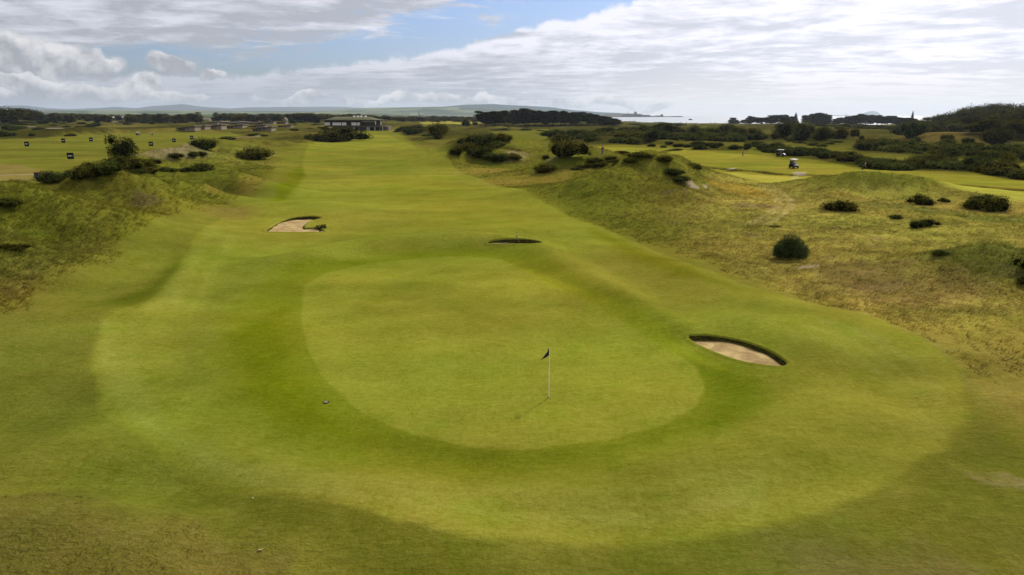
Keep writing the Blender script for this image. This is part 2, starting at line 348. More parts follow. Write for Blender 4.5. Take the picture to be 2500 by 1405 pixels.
def mownmask(x, y):
    m = np.zeros_like(x)
    for k in MOWN_ALL:
        P = np.array(POLY[k]); b = 12
        sel = (x > P[:,0].min()-b) & (x < P[:,0].max()+b) & (y > P[:,1].min()-b) & (y < P[:,1].max()+b)
        if sel.any():
            m[sel] = np.maximum(m[sel], sstep(sdist(x[sel], y[sel], P), -5, 2.0))
    return m
def height(x, y, m=None):
    x = np.asarray(x, float); y = np.asarray(y, float)
    if m is None: m = mownmask(x, y)
    d = np.hypot(x, y)
    acc = np.zeros_like(x)
    for L, pw in RIDGES:
        sgm = L[:,3].max()*3.2
        sel = (x > L[:,0].min()-sgm) & (x < L[:,0].max()+sgm) & (y > L[:,1].min()-sgm) & (y < L[:,1].max()+sgm)
        if not sel.any(): continue
        X, Y = x[sel], y[sel]; bv = np.zeros_like(X)
        for i in range(len(L)-1):
            ax, ay, az_, s0 = L[i]; bx, by, bz, s1 = L[i+1]; ex, ey = bx-ax, by-ay
            t = np.clip(((X-ax)*ex+(Y-ay)*ey)/(ex*ex+ey*ey+1e-9), 0, 1)
            q = (X-ax-t*ex)**2+(Y-ay-t*ey)**2
            bv = np.maximum(bv, (az_+(bz-az_)*t)*np.exp(-0.55*q/(s0+(s1-s0)*t)**2))
        acc[sel] += bv**2.6
    h = acc**(1/2.6)
    for hx, hy, rx, ry, dp in HOLLOWS:
        sel = (np.abs(x-hx) < rx*3) & (np.abs(y-hy) < ry*3)
        if sel.any(): h[sel] = np.maximum(h[sel]-dp*np.exp(-((x[sel]-hx)/rx)**2-((y[sel]-hy)/ry)**2), h[sel]*0.25)
    r = 1-m
    duney = sstep(h, 0.3, 2.0)
    near = 1-sstep(d, 250, 600)
    rg = 0.45-np.abs(fbm(x*0.8+y*0.25, y*0.8-x*0.2, 17, 2, 101))*1.8
    h += r*near*duney*rg*1.9
    h += r*(fbm(x, y, 14, 3, 3)*0.32*(0.4+duney*0.9) + fbm(x, y, 3.6, 3, 5)*0.30*(0.25+duney*1.5)*near)
    k1 = 1-sstep(d, 90, 160)
    sel = (k1*r) > 0.01
    if sel.any(): h[sel] += (r*k1)[sel]*fbm(x[sel], y[sel], 1.1, 3, 8)*0.20*(0.25+duney[sel])
    h += m*fbm(x, y, 9, 3, 15)*0.25*sstep(d, 8, 25) - m*0.05*np.exp(-((fbm(x, y*0.6, 13, 2, 18))/0.10)**2)
    h += fbm(x, y, 26, 2, 1)*0.20*(1-sstep(d, 20, 60)*0.0)*sstep(d, 5, 40)
    # undulating links land farther out
    far = sstep(y, 170, 330)*(1-m)
    h += far*(np.maximum(fbm(x, y, 70, 4, 21)+0.10, 0)*5.0)
    h += sstep(d, 900, 2600)*np.maximum(0, fbm(x, y, 900, 3, 31)+0.2)*8*sstep(-x, -200, 600)
    h -= sstep(x, 40, 300)*sstep(y, 450, 950)*(3.4+far*np.maximum(fbm(x, y, 70, 4, 21)+0.10, 0)*3.2)
    # behind and to the left the country slowly rises
    h += sstep(-x+0.05*y, 300, 3000)*np.maximum(d-1200, 0)*0.0028
    # burn
    for L in DITCH:
        P = np.array(L); sel = (x > P[:,0].min()-8) & (x < P[:,0].max()+8) & (y > P[:,1].min()-8) & (y < P[:,1].max()+8)
        if sel.any():
            dd = seg_d(x[sel], y[sel], L)
            h[sel] -= 1.25*(1-sstep(dd, 1.1, 2.0))
    s = shore_s(x, y)
    h = h + (1-sstep(s, -25, 10))*sstep(s, -160, -40)*(0.8+fbm(x, y, 60, 3, 41)*1.8)
    h = np.where(s > -30, h - sstep(s, -30, 60)*30, h)
    return h
def H1(x, y): return float(height(np.array([x]), np.array([y]))[0])
TT = np.geomspace(12, 12000, 2600)
def gp(px, py):
    """where this bearing first meets the land"""
    x, y, z = ray(px, py); X, Y, Z = x*TT, y*TT, CAMZ+z*TT
    hh = height(X, Y); k = np.argmax(Z < hh)
    if not (Z < hh).any(): return at(px, py, 3000)[:2] + (0.0,)
    a = (Z[k-1]-hh[k-1])/((Z[k-1]-hh[k-1])-(Z[k]-hh[k])+1e-12)
    X, Y = X[k-1]+(X[k]-X[k-1])*a, Y[k-1]+(Y[k]-Y[k-1])*a
    return (X, Y, H1(X, Y))

# ------------------------------------------------------------------ colour of the land (grass colours, with some sunlit and shaded areas put into the tint)
def paint(x, y, col, tall, poly, c, soft=1.0, warp=0.0, wsc=4.0, t=None, amt=1.0):
    P = np.array(poly, float); b = soft+warp+0.5
    sel = (x > P[:,0].min()-b) & (x < P[:,0].max()+b) & (y > P[:,1].min()-b) & (y < P[:,1].max()+b)
    if not sel.any(): return
    s = sdist(x[sel], y[sel], P)
    if warp: s = s + fbm(x[sel], y[sel], wsc, 3, 51)*warp
    a = sstep(s, -soft, soft)*amt
    col[sel] = col[sel]*(1-a[:,None])+np.asarray(c)*a[:,None]
    if t is not None: tall[sel] = tall[sel]*(1-a)+t*a
def blob(px, py, rx, ry):
    """ellipse on the ground, pixel sized as seen from the drone"""
    return FP([(px+rx*math.cos(a), py+ry*math.sin(a)) for a in np.linspace(0, 2*math.pi, 14)[:-1]])
TRACKS = []
PATCH = []                                      # (polygon, colour, soft, warp, tall, amount) painted last on land
def patch_at(px, py, rx, ry, c, soft=1.0, warp=1.0, t=None, amt=1.0, hill=True):
    x, y, z = gp(px, py) if hill else flat(px, py)+(0,)
    d = math.hypot(x, y); k = d/F; fy = ry*d/F/max(0.12, (CAMZ-z)/d)
    if hill: fy = min(fy, rx*k*2.5+ry*k*4)
    P = [(x+rx*k*math.cos(a), y+fy*math.sin(a)) for a in np.linspace(0, 2*math.pi, 14)[:-1]]
    PATCH.append((P, c, soft, warp, t, amt))
def landcol(x, y, h=None):
    x = np.asarray(x, float); y = np.asarray(y, float); n = len(x)
    d = np.hypot(x, y)
    if h is None: h = height(x, y)
    n1 = fbm(x, y, 22, 4, 61)[:,None]; n2 = fbm(x, y, 6, 4, 63)[:,None]; n3 = fbm(x, y, 90, 3, 65)[:,None]; n4 = fbm(x, y, 1.6, 3, 68)[:,None]
    base = alb(132,130,46)*np.ones((n, 1)); tan = alb(156,144,70); grn = alb(120,130,36); dark = alb(58,62,22)
    a = np.clip(0.45+n1*0.9+n2*0.9, 0, 1); base = base*(1-a*0.45)+grn*a*0.45
    a = np.clip(n3*1.3+n2*0.9-0.05, 0, 1); base = base*(1-a*0.5)+tan*a*0.5
    a = np.clip((n4*1.4+n2-0.10), 0, 1)*0.36; base = base*(1-a)+dark*a
    # right-hand waste ground is dry and golden
    dry = sstep(x-0.15*y, 2, 14)[:,None]*(1-sstep(y, 115, 140))[:,None]*(1-0.75*sstep(h, 0.7, 2.2))[:,None]
    dryc = alb(180,168,76)*(1+n2*0.16+n4*0.14)
    base = base*(1-dry*0.88)+dryc*dry*0.88
    lowl = (1-sstep(h, 0.5, 1.8))[:,None]*(1-sstep(x+0.2*y, -4, 4))[:,None]*(1-sstep(y, 90, 120))[:,None]
    base = base*(1-lowl*0.6)+alb(150,136,64)*(1+n4*0.25)*lowl*0.6
    # far links: rank grass, its tint darkened to stand for cloud shadow
    f = sstep(y, 190, 330)[:,None]
    farc = alb(84,82,32)*(1+n3*0.35)+np.clip(n1+n3, 0, 1)*alb(120,104,46)*0.55
    base = base*(1-f)+farc*f
    f = sstep(d, 1300, 3500)[:,None]; n5 = fbm(x, y, 400, 3, 71)[:,None]
    base = base*(1-f)+(alb(92,102,52)*(1+n5*0.5))*f
    col = base.copy(); tall = np.ones(n)
    P = POLY
    paint(x, y, col, tall, P['mown'], alb(136,131,40), 2.2, 1.6, 4, 0.28)
    paint(x, y, col, tall, P['range'], alb(132,126,40), 2.0, 1.5, 12, 0.1)
    paint(x, y, col, tall, FP([(-500,400),(-500,480),(60,462),(110,440),(90,418),(60,404),(-60,398)]), alb(158,132,66), 2.0, 3.0, 9, 0.4, 0.8)
    for yy in (352, 372, 388): paint(x, y, col, tall, FP([(-300,yy),(-300,yy-6),(560,yy-9),(560,yy-5)]), alb(104,102,30), 5, 0, 9, None, 0.55)
    paint(x, y, col, tall, P['right'], alb(160,148,46), 1.2, 0.8, 8, 0.08)
    paint(x, y, col, tall, FP([(1735,420),(1860,428),(1938,434),(2000,434),(2110,443),(2330,459),(2500,468),(2900,490),(2900,560),(2500,505),(2300,480),(2100,450),(1900,450),(1800,436)]), alb(190,178,62), 1.5, 0.6, 8, 0.03)  # bright fairway strip: sun between cloud shadows put into the tint
    paint(x, y, col, tall, FP([(1440,358),(1560,352),(1690,362),(1830,366),(1960,386),(2240,412),(2900,446),(2900,455),(2240,421),(1950,395),(1830,377),(1600,363)]), alb(122,116,34), 3, 1, 8, None, 0.7)
    for L in DITCH:
        dd = seg_d(x, y, L); a = (1-sstep(dd, 1.2, 2.4))[:,None]; col = col*(1-a)+alb(46,44,18)*a
    paint(x, y, col, tall, P['back'], alb(124,118,38), 4, 4, 30, 0.1)
    paint(x, y, col, tall, P['yellow'], alb(176,162,62), 5, 4, 30, 0.05)  # far fairway, its tint lightened as a sunlit patch among cloud shadows
    paint(x, y, col, tall, FP([(1700,356),(1830,354),(1960,372),(2100,380),(2300,392),(2300,382),(2080,370),(1900,362)]), alb(112,102,34), 4, 3, 20, 0.2)
    paint(x, y, col, tall, FP([(2080,338),(2500,330),(2900,330),(2900,350),(2500,348),(2150,350)]), alb(116,98,48), 8, 6, 30, 0.5, 0.7)
    paint(x, y, col, tall, FP([(1640,302),(1900,300),(2300,304),(2300,300),(1900,297),(1640,298)]), alb(120,112,46), 8, 6, 30, 0.3, 0.8)
    rank = alb(66,66,24)
    for Q in RANK: paint(x, y, col, tall, Q, rank, 2.0, 2.5, 9, 1.0, 0.8)
    paint(x, y, col, tall, FP([(450,1220),(640,1228),(800,1265),(960,1296),(1150,1345),(1200,1420),(1230,1500),(900,1500),(700,1360)]), alb(88,95,14), 1.3, 1.6, 1.3, None, 0.5)  # rough turf below the green, with shade of the slope painted in
    paint(x, y, col, tall, FP([(1300,1352),(1650,1340),(1950,1280),(2250,1160),(2400,1040),(2700,1250),(2600,1600),(1300,1600)]), alb(108,108,32), 1.1, 1.2, 2, None, 0.55)
    paint(x, y, col, tall, FP([(-300,1290),(100,1262),(300,1250),(500,1300),(640,1390),(700,1600),(-300,1600)]), alb(118,108,44), 1.0, 1.6, 1.2, 0.55, 0.7)
    paint(x, y, col, tall, FP([(1900,1330),(2250,1340),(2500,1400),(2500,1600),(1800,1600)]), alb(132,120,58), 0.8, 0.8, 1.6, 0.4, 0.6)
    paint(x, y, col, tall, FP([(2320,1150),(2450,1165),(2600,1200),(2600,1230),(2430,1185)]), alb(165,142,82), 0.3, 0.7, 0.5, 0.3, 0.45)
    paint(x, y, col, tall, FP([(2480,800),(2800,800),(2800,1200),(2560,1100),(2400,930),(2250,850),(2150,800)]), alb(150,134,50), 1.2, 1.0, 3, 0.3, 0.7)
    paint(x, y, col, tall, FP([(0,800),(-300,920),(-300,1250),(120,1120),(250,1000),(215,880),(240,800),(120,800)]), alb(118,117,38), 1.4, 1.4, 3, 0.35, 0.5)
    fa = alb(150,145,44)
    paint(x, y, col, tall, P['fair'], fa, 0.26, 0.28, 1.5, 0.10)
    paint(x, y, col, tall, FP([(655,505),(700,440),(735,400),(745,430),(722,470),(690,505)]), alb(122,124,14), 0.8, 0.5, 4, None, 0.8)
    paint(x, y, col, tall, FP([(230,770),(400,700),(440,650),(425,690),(380,735),(335,772)]), alb(96,104,16), 0.9, 0.5, 4, None, 0.75)
    paint(x, y, col, tall, FP([(900,440),(1080,430),(1200,480),(1330,560),(1240,590),(1060,560)]), alb(148,140,34), 5, 2.5, 8, None, 0.45)
    paint(x, y, col, tall, FP([(780,370),(1000,372),(1020,400),(760,410)]), alb(132,126,38), 8, 3, 8, None, 0.6)
    paint(x, y, col, tall, FP([(1430,560),(1560,610),(1700,672),(1800,720),(1640,690),(1500,625)]), alb(124,124,18), 1.2, 0.8, 4, None, 0.75)
    paint(x, y, col, tall, FP([(600,640),(700,650),(560,740),(500,860),(540,980),(430,900),(470,760)]), alb(126,126,36), 1.6, 0.8, 4, None, 0.55)
    for off, am in ((0, .5), (1, .35), (2, .3)):
        q = 30*off; paint(x, y, col, tall, FP([(250+q,800),(245+q,900),(285+q,1000),(380+q,1090),(520+q,1170),(700,1225-q),(950,1268-q),(1250,1300-q),(1600,1290-q),(1850,1240-q),(1850,1225-q),(1600,1272-q),(1250,1282-q),(950,1252-q),(700,1208-q),(540+q,1155),(410+q,1080),(315+q,990),(275+q,900),(275+q,800)]), alb(164,160,62), 0.35, 0.25, 3, None, am)
        q = 34*off; paint(x, y, col, tall, FP([(2000-q,800+q*.6),(2130-q,830+q*.5),(2250-q,900+q*.4),(2310-q,980),(2310-q,1070),(2290-q,1070),(2290-q,985),(2230-q,910+q*.4),(2110-q,842+q*.5),(1990-q,812+q*.6)]), alb(160,156,58), 0.3, 0.2, 3, None, am)
    for (a, b) in (((400,770),(520,570)), ((455,770),(560,590)), ((350,780),(470,650))): paint(x, y, col, tall, FP([a, b, (b[0]+22,b[1]), (a[0]+26,a[1])]), alb(162,158,58), 0.5, 0.3, 3, None, 0.45)
    paint(x, y, col, tall, P['fringe'], alb(122,128,14), 1.3, 0.5, 3, None, 0.62)
    paint(x, y, col, tall, FP([(1700,905),(1780,910),(1860,960),(1850,1010),(1740,1070),(1740,980)]), alb(96,114,12), 1.2, 0.7, 3, None, 0.6)
    paint(x, y, col, tall, FP([(900,1030),(1050,1075),(1300,1110),(1500,1095),(1640,1055),(1600,1085),(1400,1130),(1150,1130),(980,1090)]), alb(100,114,14), 0.9, 0.5, 2, None, 0.5)
    paint(x, y, col, tall, FP([(560,830),(700,760),(725,900),(800,1000),(900,1070),(700,1040),(600,960)]), alb(112,116,8), 0.9, 0.5, 3, None, 0.65)
    paint(x, y, col, tall, P['green'], alb(150,148,42), 0.10, 0, 3, 0.0)
    paint(x, y, col, tall, FP([(1240,645),(1420,722),(1580,792),(1700,868),(1760,905),(1640,870),(1500,790),(1330,702)]), alb(158,158,34), 0.5, 0.2, 3, None, 0.6)  # light strip along the right lip: its lit rim is painted here
    for L in TRACKS:
        dd = seg_d(x, y, L); a = ((1-sstep(dd, 0.25, 0.85))*(0.45+0.4*(fbm(x, y, 1.3, 2, 91)+.5)))[:,None]; col = col*(1-a)+alb(206,190,110)*a
    for (Pp, c, soft, warp, t, amt) in PATCH: paint(x, y, col, tall, Pp, c, soft, warp, 1.5, t, amt)
    # mottling shared by everything
    s = shore_s(x, y); a = sstep(s, -70, -20)[:,None]; col = col*(1-a)+alb(175,160,125)*a
    m2 = np.clip(tall, 0.12, 1)[:,None]
    n6 = fbm(x*0.45, y*1.3, 5, 4, 83)[:,None]; n7 = fbm(x, y, 11, 3, 87)[:,None]
    col = col*(1+m2*n4*0.30+n2*0.13+n1*0.12+n6*0.22); g_ = np.clip(n7*1.6, -1, 1); col = col*(1+g_*np.array([[0.10, 0.0, 0.12]]))
    lawn = (1-sstep(tall, 0.3, 0.7))[:,None]; col = col*(1+lawn*np.array([[-0.065, 0.015, 0.28]]))
    return np.clip(col, 0.004, 0.9), tall

# ------------------------------------------------------------------ materials
MATS = {}
def mat(name, c=(0.5,0.5,0.5), rough=0.7, var=0.12, scale=3.0, metal=0.0, spec=0.4, bump=0.0, attr=False):
    if name in MATS: return MATS[name]
    m = bpy.data.materials.new(name); m.use_nodes = True; t = m.node_tree; b = NB(t)
    p = t.nodes['Principled BSDF']; p.inputs['Roughness'].default_value = rough; p.inputs['Metallic'].default_value = metal
    p.inputs['Specular IOR Level'].default_value = spec
    g = b.n('ShaderNodeTexCoord').outputs['Object']
    nz = b.noise(g, scale, 5, 0.6); f = b.lin(nz, 0.25, 0.75, 1-var, 1+var)
    if attr:
        a = b.n('ShaderNodeAttribute', attribute_name='tint').outputs['Color']
    else: a = (float(c[0]), float(c[1]), float(c[2]), 1)
    if name == 'leaves':                     # each plant has its own tone
        oi = b.n('ShaderNodeObjectInfo').outputs['Random']; q = b.lin(oi, 0, 1, 0.72, 1.45); q2 = b.lin(b.m('FRACT', b.m('MULTIPLY', oi, 7.31)), 0, 1, 0.82, 1.22)
        a = b.mix(1.0, a, b.xyz(b.m('MULTIPLY', q, q2), q, b.m('DIVIDE', q, q2)), 'MULTIPLY')
    b.put(p.inputs['Base Color'], b.mix(1.0, a, b.xyz(f, f, f), 'MULTIPLY'))
    if bump:
        bn = b.n('ShaderNodeBump'); bn.inputs['Strength'].default_value = bump; bn.inputs['Distance'].default_value = 0.05
        b.put(bn.inputs['Height'], nz); b.put(p.inputs['Normal'], bn.outputs[0])
    MATS[name] = m; return m

def land_material():
    m = bpy.data.materials.new('links_turf'); m.use_nodes = True; t = m.node_tree; b = NB(t)
    p = t.nodes['Principled BSDF']; p.inputs['Roughness'].default_value = 1.0; p.inputs['Specular IOR Level'].default_value = 0.0
    tint = b.n('ShaderNodeAttribute', attribute_name='tint').outputs['Color']
    tall = b.n('ShaderNodeAttribute', attribute_name='tall').outputs['Fac']
    pos = b.n('ShaderNodeNewGeometry').outputs['Position']
    st = b.vm('MULTIPLY', pos, (1.0, 2.4, 1.0))
    a1 = b.noise(pos, 14, 6, 0.7); a2 = b.noise(st, 1.9, 6, 0.62, 0.6); a3 = b.noise(pos, 0.42, 5, 0.6); a4 = b.noise(pos, 5.0, 5, 0.65, 0.8)
    a5 = b.noise(b.vm('MULTIPLY', pos, (9.0, 1.5, 1.0)), 1.0, 3, 0.6)
    amp = b.lin(tall, 0, 1, 0.95, 1.2)
    s = b.m('ADD', b.m('MULTIPLY', b.m('SUBTRACT', a1, 0.5), 0.85), b.m('MULTIPLY', b.m('SUBTRACT', a2, 0.5), 0.55))
    s = b.m('ADD', s, b.m('MULTIPLY', b.m('SUBTRACT', a4, 0.5), 0.60))
    s = b.m('ADD', s, b.m('MULTIPLY', b.m('SUBTRACT', a5, 0.5), 0.30))
    a6 = b.noise(b.vm('MULTIPLY', pos, (0.8, 3.0, 1.0)), 3.2, 5, 0.7, 0.8); s = b.m('ADD', s, b.m('MULTIPLY', b.m('SUBTRACT', a6, 0.5), 0.45))
    s = b.m('MULTIPLY', s, amp)
    s = b.m('ADD', s, b.m('MULTIPLY', b.m('SUBTRACT', a3, 0.5), 0.50))
    f = b.m('MAXIMUM', b.m('ADD', 1.0, s), 0.22)
    col = b.mix(1.0, tint, b.xyz(f, f, b.m('MULTIPLY', f, f)), 'MULTIPLY')
    # drier straw and lusher patches
    dryf = b.m('MULTIPLY', b.ss(b.noise(pos, 0.9, 6, 0.65, 1.0), 0.50, 0.72), b.lin(tall, 0, 1, 0.16, 0.42))
    col = b.mix(dryf, col, b.mix(1.0, col, (1.35, 1.05, 1.6, 1), 'MULTIPLY'))
    lush = b.m('MULTIPLY', b.ss(b.noise(b.vm('ADD', pos, (40, 9, 3)), 0.55, 6, 0.6, 0.5), 0.50, 0.72), 0.5)
    col = b.mix(lush, col, b.mix(1.0, col, (0.76, 0.95, 0.55, 1), 'MULTIPLY'))
    spk = b.m('MULTIPLY', b.ss(b.noise(b.vm('ADD', pos, (3, 70, 1)), 2.6, 6, 0.75, 0.4), 0.62, 0.74), b.ss(b.noise(pos, 0.35, 3, 0.5), 0.42, 0.62))
    col = b.mix(b.m('MULTIPLY', spk, 0.5), col, b.mix(1.0, col, (1.55, 1.35, 2.2, 1), 'MULTIPLY'))
    dk = b.ss(b.noise(b.vm('ADD', pos, (50, 7, 2)), 4.5, 5, 0.7, 0.6), 0.62, 0.76)
    col = b.mix(b.m('MULTIPLY', dk, 0.35), col, b.mix(1.0, col, (0.6, 0.68, 0.5, 1), 'MULTIPLY'))
    b.put(p.inputs['Base Color'], col)
    bn = b.n('ShaderNodeBump'); b.put(bn.inputs['Strength'], b.lin(tall, 0, 1, 0.28, 0.9)); bn.inputs['Distance'].default_value = 0.12
    b.put(bn.inputs['Height'], b.m('ADD', b.m('MULTIPLY', a1, 0.4), b.m('ADD', a4, b.m('MULTIPLY', a2, 1.6)))); b.put(p.inputs['Normal'], bn.outputs[0])
    return m
M_LAND = land_material()
M_LEAF = mat('leaves', rough=1.0, var=0.25, scale=1.2, spec=0.0, attr=True)
M_BLADE = mat('grass_blades', rough=1.0, var=0.2, scale=2, spec=0.0, attr=True)
for _m, _f in ((M_LEAF, 0.30), (M_BLADE, 0.5)):
  _t = _m.node_tree; _p = _t.nodes['Principled BSDF']; _b = NB(_t); _tr = _b.n('ShaderNodeBsdfTranslucent'); _mx = _b.n('ShaderNodeMixShader'); _mx.inputs[0].default_value = _f
  _t.links.new(_p.inputs['Base Color'].links[0].from_socket, _tr.inputs[0]); _t.links.new(_p.outputs[0], _mx.inputs[1]); _t.links.new(_tr.outputs[0], _mx.inputs[2]); _t.links.new(_mx.outputs[0], _t.nodes['Material Output'].inputs[0])
M_BARK = mat('bark', alb(84,70,52), 0.9, 0.3, 6, bump=0.4, spec=0.1)

_c = [gp(*p)[:2] for p in ((1846,452),(1872,460),(1896,473),(1913,488),(1914,503),(1900,518),(1878,533),(1850,548))]
for off in (-.75, .75): TRACKS.append(smooth_poly([(a+off, b) for a, b in _c], 3, False))
TRACKS.append(smooth_poly([gp(*p)[:2] for p in ((1938,437),(1944,429),(1952,424),(1966,421))], 3, False))
# patches of sand, heather, pale marram
HEA = alb(112,86,78); MAR = alb(176,160,120); SND = alb(205,178,140)
for (px, py, rx, ry) in [(1830,502,42,4),(1878,506,22,3),(1640,545,14,2),(2140,602,14,4),(2140,583,16,3),(2040,556,12,3),(2018,630,12,3),(2105,622,9,2.5),(1936,550,12,3),(2045,541,26,2),(1836,574,14,3),(2150,702,60,10),(2475,662,26,9),(2210,640,20,4),(1630,468,14,4),(1668,462,12,4),(350,488,20,5),(2530,760,30,6)]:
    patch_at(px, py, rx, ry*0.8, HEA, 0.4, 0.9, 0.6, 0.42)
for (px, py, rx, ry) in [(1690,453,15,3),(1722,456,6,1.5),(1975,652,26,2.5),(1950,423,12,2.5)]: patch_at(px, py, rx, ry, SND, 0.3, 0.4, 0.2, 0.85)
for (px, py, rx, ry) in [(400,370,46,7),(455,362,46,8),(1275,378,14,5),(1250,376,20,4),(1355,384,20,4),(600,334,40,2.5)]: patch_at(px, py, rx, ry, MAR, 1.4, 2.6, 1.0, 0.48)
for (px, py, rx, ry) in [(2180,500,60,7),(2300,520,60,8),(2440,536,60,10),(2400,620,90,24)]: patch_at(px, py, rx, ry, alb(128,132,60), 1.0, 1.5, 1.0, 0.6)
for (px, py, rx, ry) in [(605,455,26,38),(560,520,60,8)]: patch_at(px, py, rx, ry, alb(146,126,54), 1.0, 1.0, 0.5, 0.7)
for (px, py, rx, ry) in [(2180,690,150,40),(2080,660,80,14)]: patch_at(px, py, rx, ry, alb(150,128,72), 1.2, 1.2, 0.6, 0.45)
for (px, py, rx, ry) in [(1180,420,70,12),(1240,440,70,14),(1350,440,60,10)]: patch_at(px, py, rx, ry, alb(160,138,60), 3, 2.0, 0.4, 0.55)
for (px, py, rx, ry) in [(2055,404+70,26,2),(1790,455,60,16),(1840,470,40,12)]: patch_at(px, py, rx, ry, alb(186,152,62), 1.0, 1.0, 0.5, 0.6)

# ------------------------------------------------------------------ bunkers (outline first: the land sheet is cut there)
BUNK = [
 # outline px, label, floor depth near/far, rake
 dict(P=[(1682,823),(1700,820),(1735,821),(1780,828),(1830,840),(1880,860),(1912,880),(1920,890),(1905,895),(1860,891),(1810,882),(1760,866),(1718,848),(1692,834)], dn=0.04, df=0.0, lb='oval pot bunker with steep turf face to the right of the green', dirv=(0.45,0.9)),
 dict(P=[(652,566),(662,556),(680,545),(705,535),(735,530),(765,529),(784,533),(770,537),(752,543),(742,552),(744,559),(757,557.5),(772,558.5),(784,562),(790,567),(760,567.5),(700,567.5)], dn=0.03, df=0.02, lb='pale crescent shaped bunker wrapped round a grass tongue in the left of the fairway', dirv=(0.1,1.0)),
 dict(P=[(1192,594),(1205,589),(1230,586),(1262,584.5),(1295,586),(1318,590),(1322,593.5),(1300,595.5),(1250,596),(1215,595.8)], dn=0.10, df=0.12, lb='narrow shadowed bunker just behind the back of the green', dirv=(0,1)),
 dict(P=[(1490,377),(1498,371),(1515,368.5),(1532,371),(1541,375),(1535,378.5),(1510,379)], dn=0.5, df=1.5, lb='dark bunker on the far right fairway beside the standing golfer in black', dirv=(0,1)),
 dict(P=[(1610,369.5),(1625,367.5),(1640,365),(1655,363.8),(1668,366),(1660,369),(1640,370.5),(1622,371)], dn=0.5, df=1.3, lb='kidney shaped bunker farther up the far right fairway', dirv=(0,1)),
 dict(P=[(298,314.3),(312,313.4),(328,313.6),(330,314.8),(314,315.4)], dn=0.5, df=2.2, lb='left one of two dark slit bunkers beyond the practice range', dirv=(0,1)),
 dict(P=[(360,314.2),(376,313.3),(394,313.6),(396,314.8),(378,315.4)], dn=0.5, df=2.2, lb='right one of two dark slit bunkers beyond the practice range', dirv=(0,1)),
 dict(P=[(1300,326.6),(1310,325.4),(1321,326.2),(1319,327.4),(1308,327.8)], dn=0.5, df=2.0, lb='small dark bunker on the fairway in front of the pine wood', dirv=(0,1)),
]
for i, b in enumerate(BUNK):
    b['O'] = smooth_poly([gp(*p)[:2] if i < 3 else flat(*p) for p in b['P']], 5)
    b['c'] = b['O'].mean(0)
# ------------------------------------------------------------------ the land: one sheet to the horizon
def build_land():
    fine = np.radians(np.linspace(-47, 47, 1130)); rest = np.radians(np.arange(49, 312, 3.0))
    A = np.concatenate([fine, rest]); nA = len(A)
    r1 = 12.0*np.exp(np.arange(0, 470)*0.0068); r2 = [r1[-1]]
    while r2[-1] < 15000: r2.append(r2[-1]*1.016)
    Rr = np.concatenate([[2.0, 5.0, 8.0, 10.5], r1, r2[1:]]); nR = len(Rr)
    rr, aa = np.meshgrid(Rr, A, indexing='ij'); x = (rr*np.sin(aa)).ravel(); y = (rr*np.cos(aa)).ravel()
    m = mownmask(x, y); h = height(x, y, m)
    col, tall = landcol(x, y, h)
    idx = np.arange(nR*nA).reshape(nR, nA)
    q = np.stack([idx[:-1], np.roll(idx[:-1], -1, 1), np.roll(idx[1:], -1, 1), idx[1:]], -1).reshape(-1, 4)
    kill = np.zeros(len(x), bool)
    for b in BUNK:
        P = b['O']; sel = (x > P[:,0].min()-1) & (x < P[:,0].max()+1) & (y > P[:,1].min()-1) & (y < P[:,1].max()+1)
        kk = np.where(sel)[0]; kill[kk[sdist(x[kk], y[kk], P) > 0.0]] = True
    q = q[~kill[q].any(1)]
    V = np.stack([x, y, h], 1); V = np.vstack([V, [0, 0, 0]]); c0 = len(V)-1
    me = npmesh('ground', V, q[:, ::-1], M_LAND, True, np.vstack([col, col[0]]), np.append(tall, 0.3))
    # close the hole under the camera
    cap = np.stack([np.full(nA, c0), idx[0], np.roll(idx[0], -1), np.full(nA, c0)], 1)
    bm = bmesh.new(); bm.from_mesh(me); bm.verts.ensure_lookup_table()
    for k in range(nA):
        try: bm.faces.new((bm.verts[c0], bm.verts[int(idx[0][(k+1) % nA])], bm.verts[int(idx[0][k])])).smooth = True
        except ValueError: pass
    bm.to_mesh(me); bm.free()
    o = link('ground', me); tag(o, kind='structure')
build_land()

def sand_material():
    m = bpy.data.materials.new('bunker_sand'); m.use_nodes = True; t = m.node_tree; b = NB(t)
    p = t.nodes['Principled BSDF']; p.inputs['Roughness'].default_value = 0.95; p.inputs['Specular IOR Level'].default_value = 0.1
    pos = b.n('ShaderNodeNewGeometry').outputs['Position']
    a = b.noise(pos, 1.1, 6, 0.6, 0.6); r = b.noise(b.vm('MULTIPLY', pos, (9, 1.2, 1)), 1.0, 3, 0.5, 0.6)
    c = b.mix(b.ss(a, 0.35, 0.68), tuple(alb(170,142,94))+(1,), tuple(alb(220,192,130))+(1,)); b.put(p.inputs['Base Color'], c)
    bn = b.n('ShaderNodeBump'); bn.inputs['Strength'].default_value = 0.6; bn.inputs['Distance'].default_value = 0.08
    b.put(bn.inputs['Height'], b.m('ADD', a, b.m('MULTIPLY', r, 0.35))); b.put(p.inputs['Normal'], bn.outputs[0])
    return m
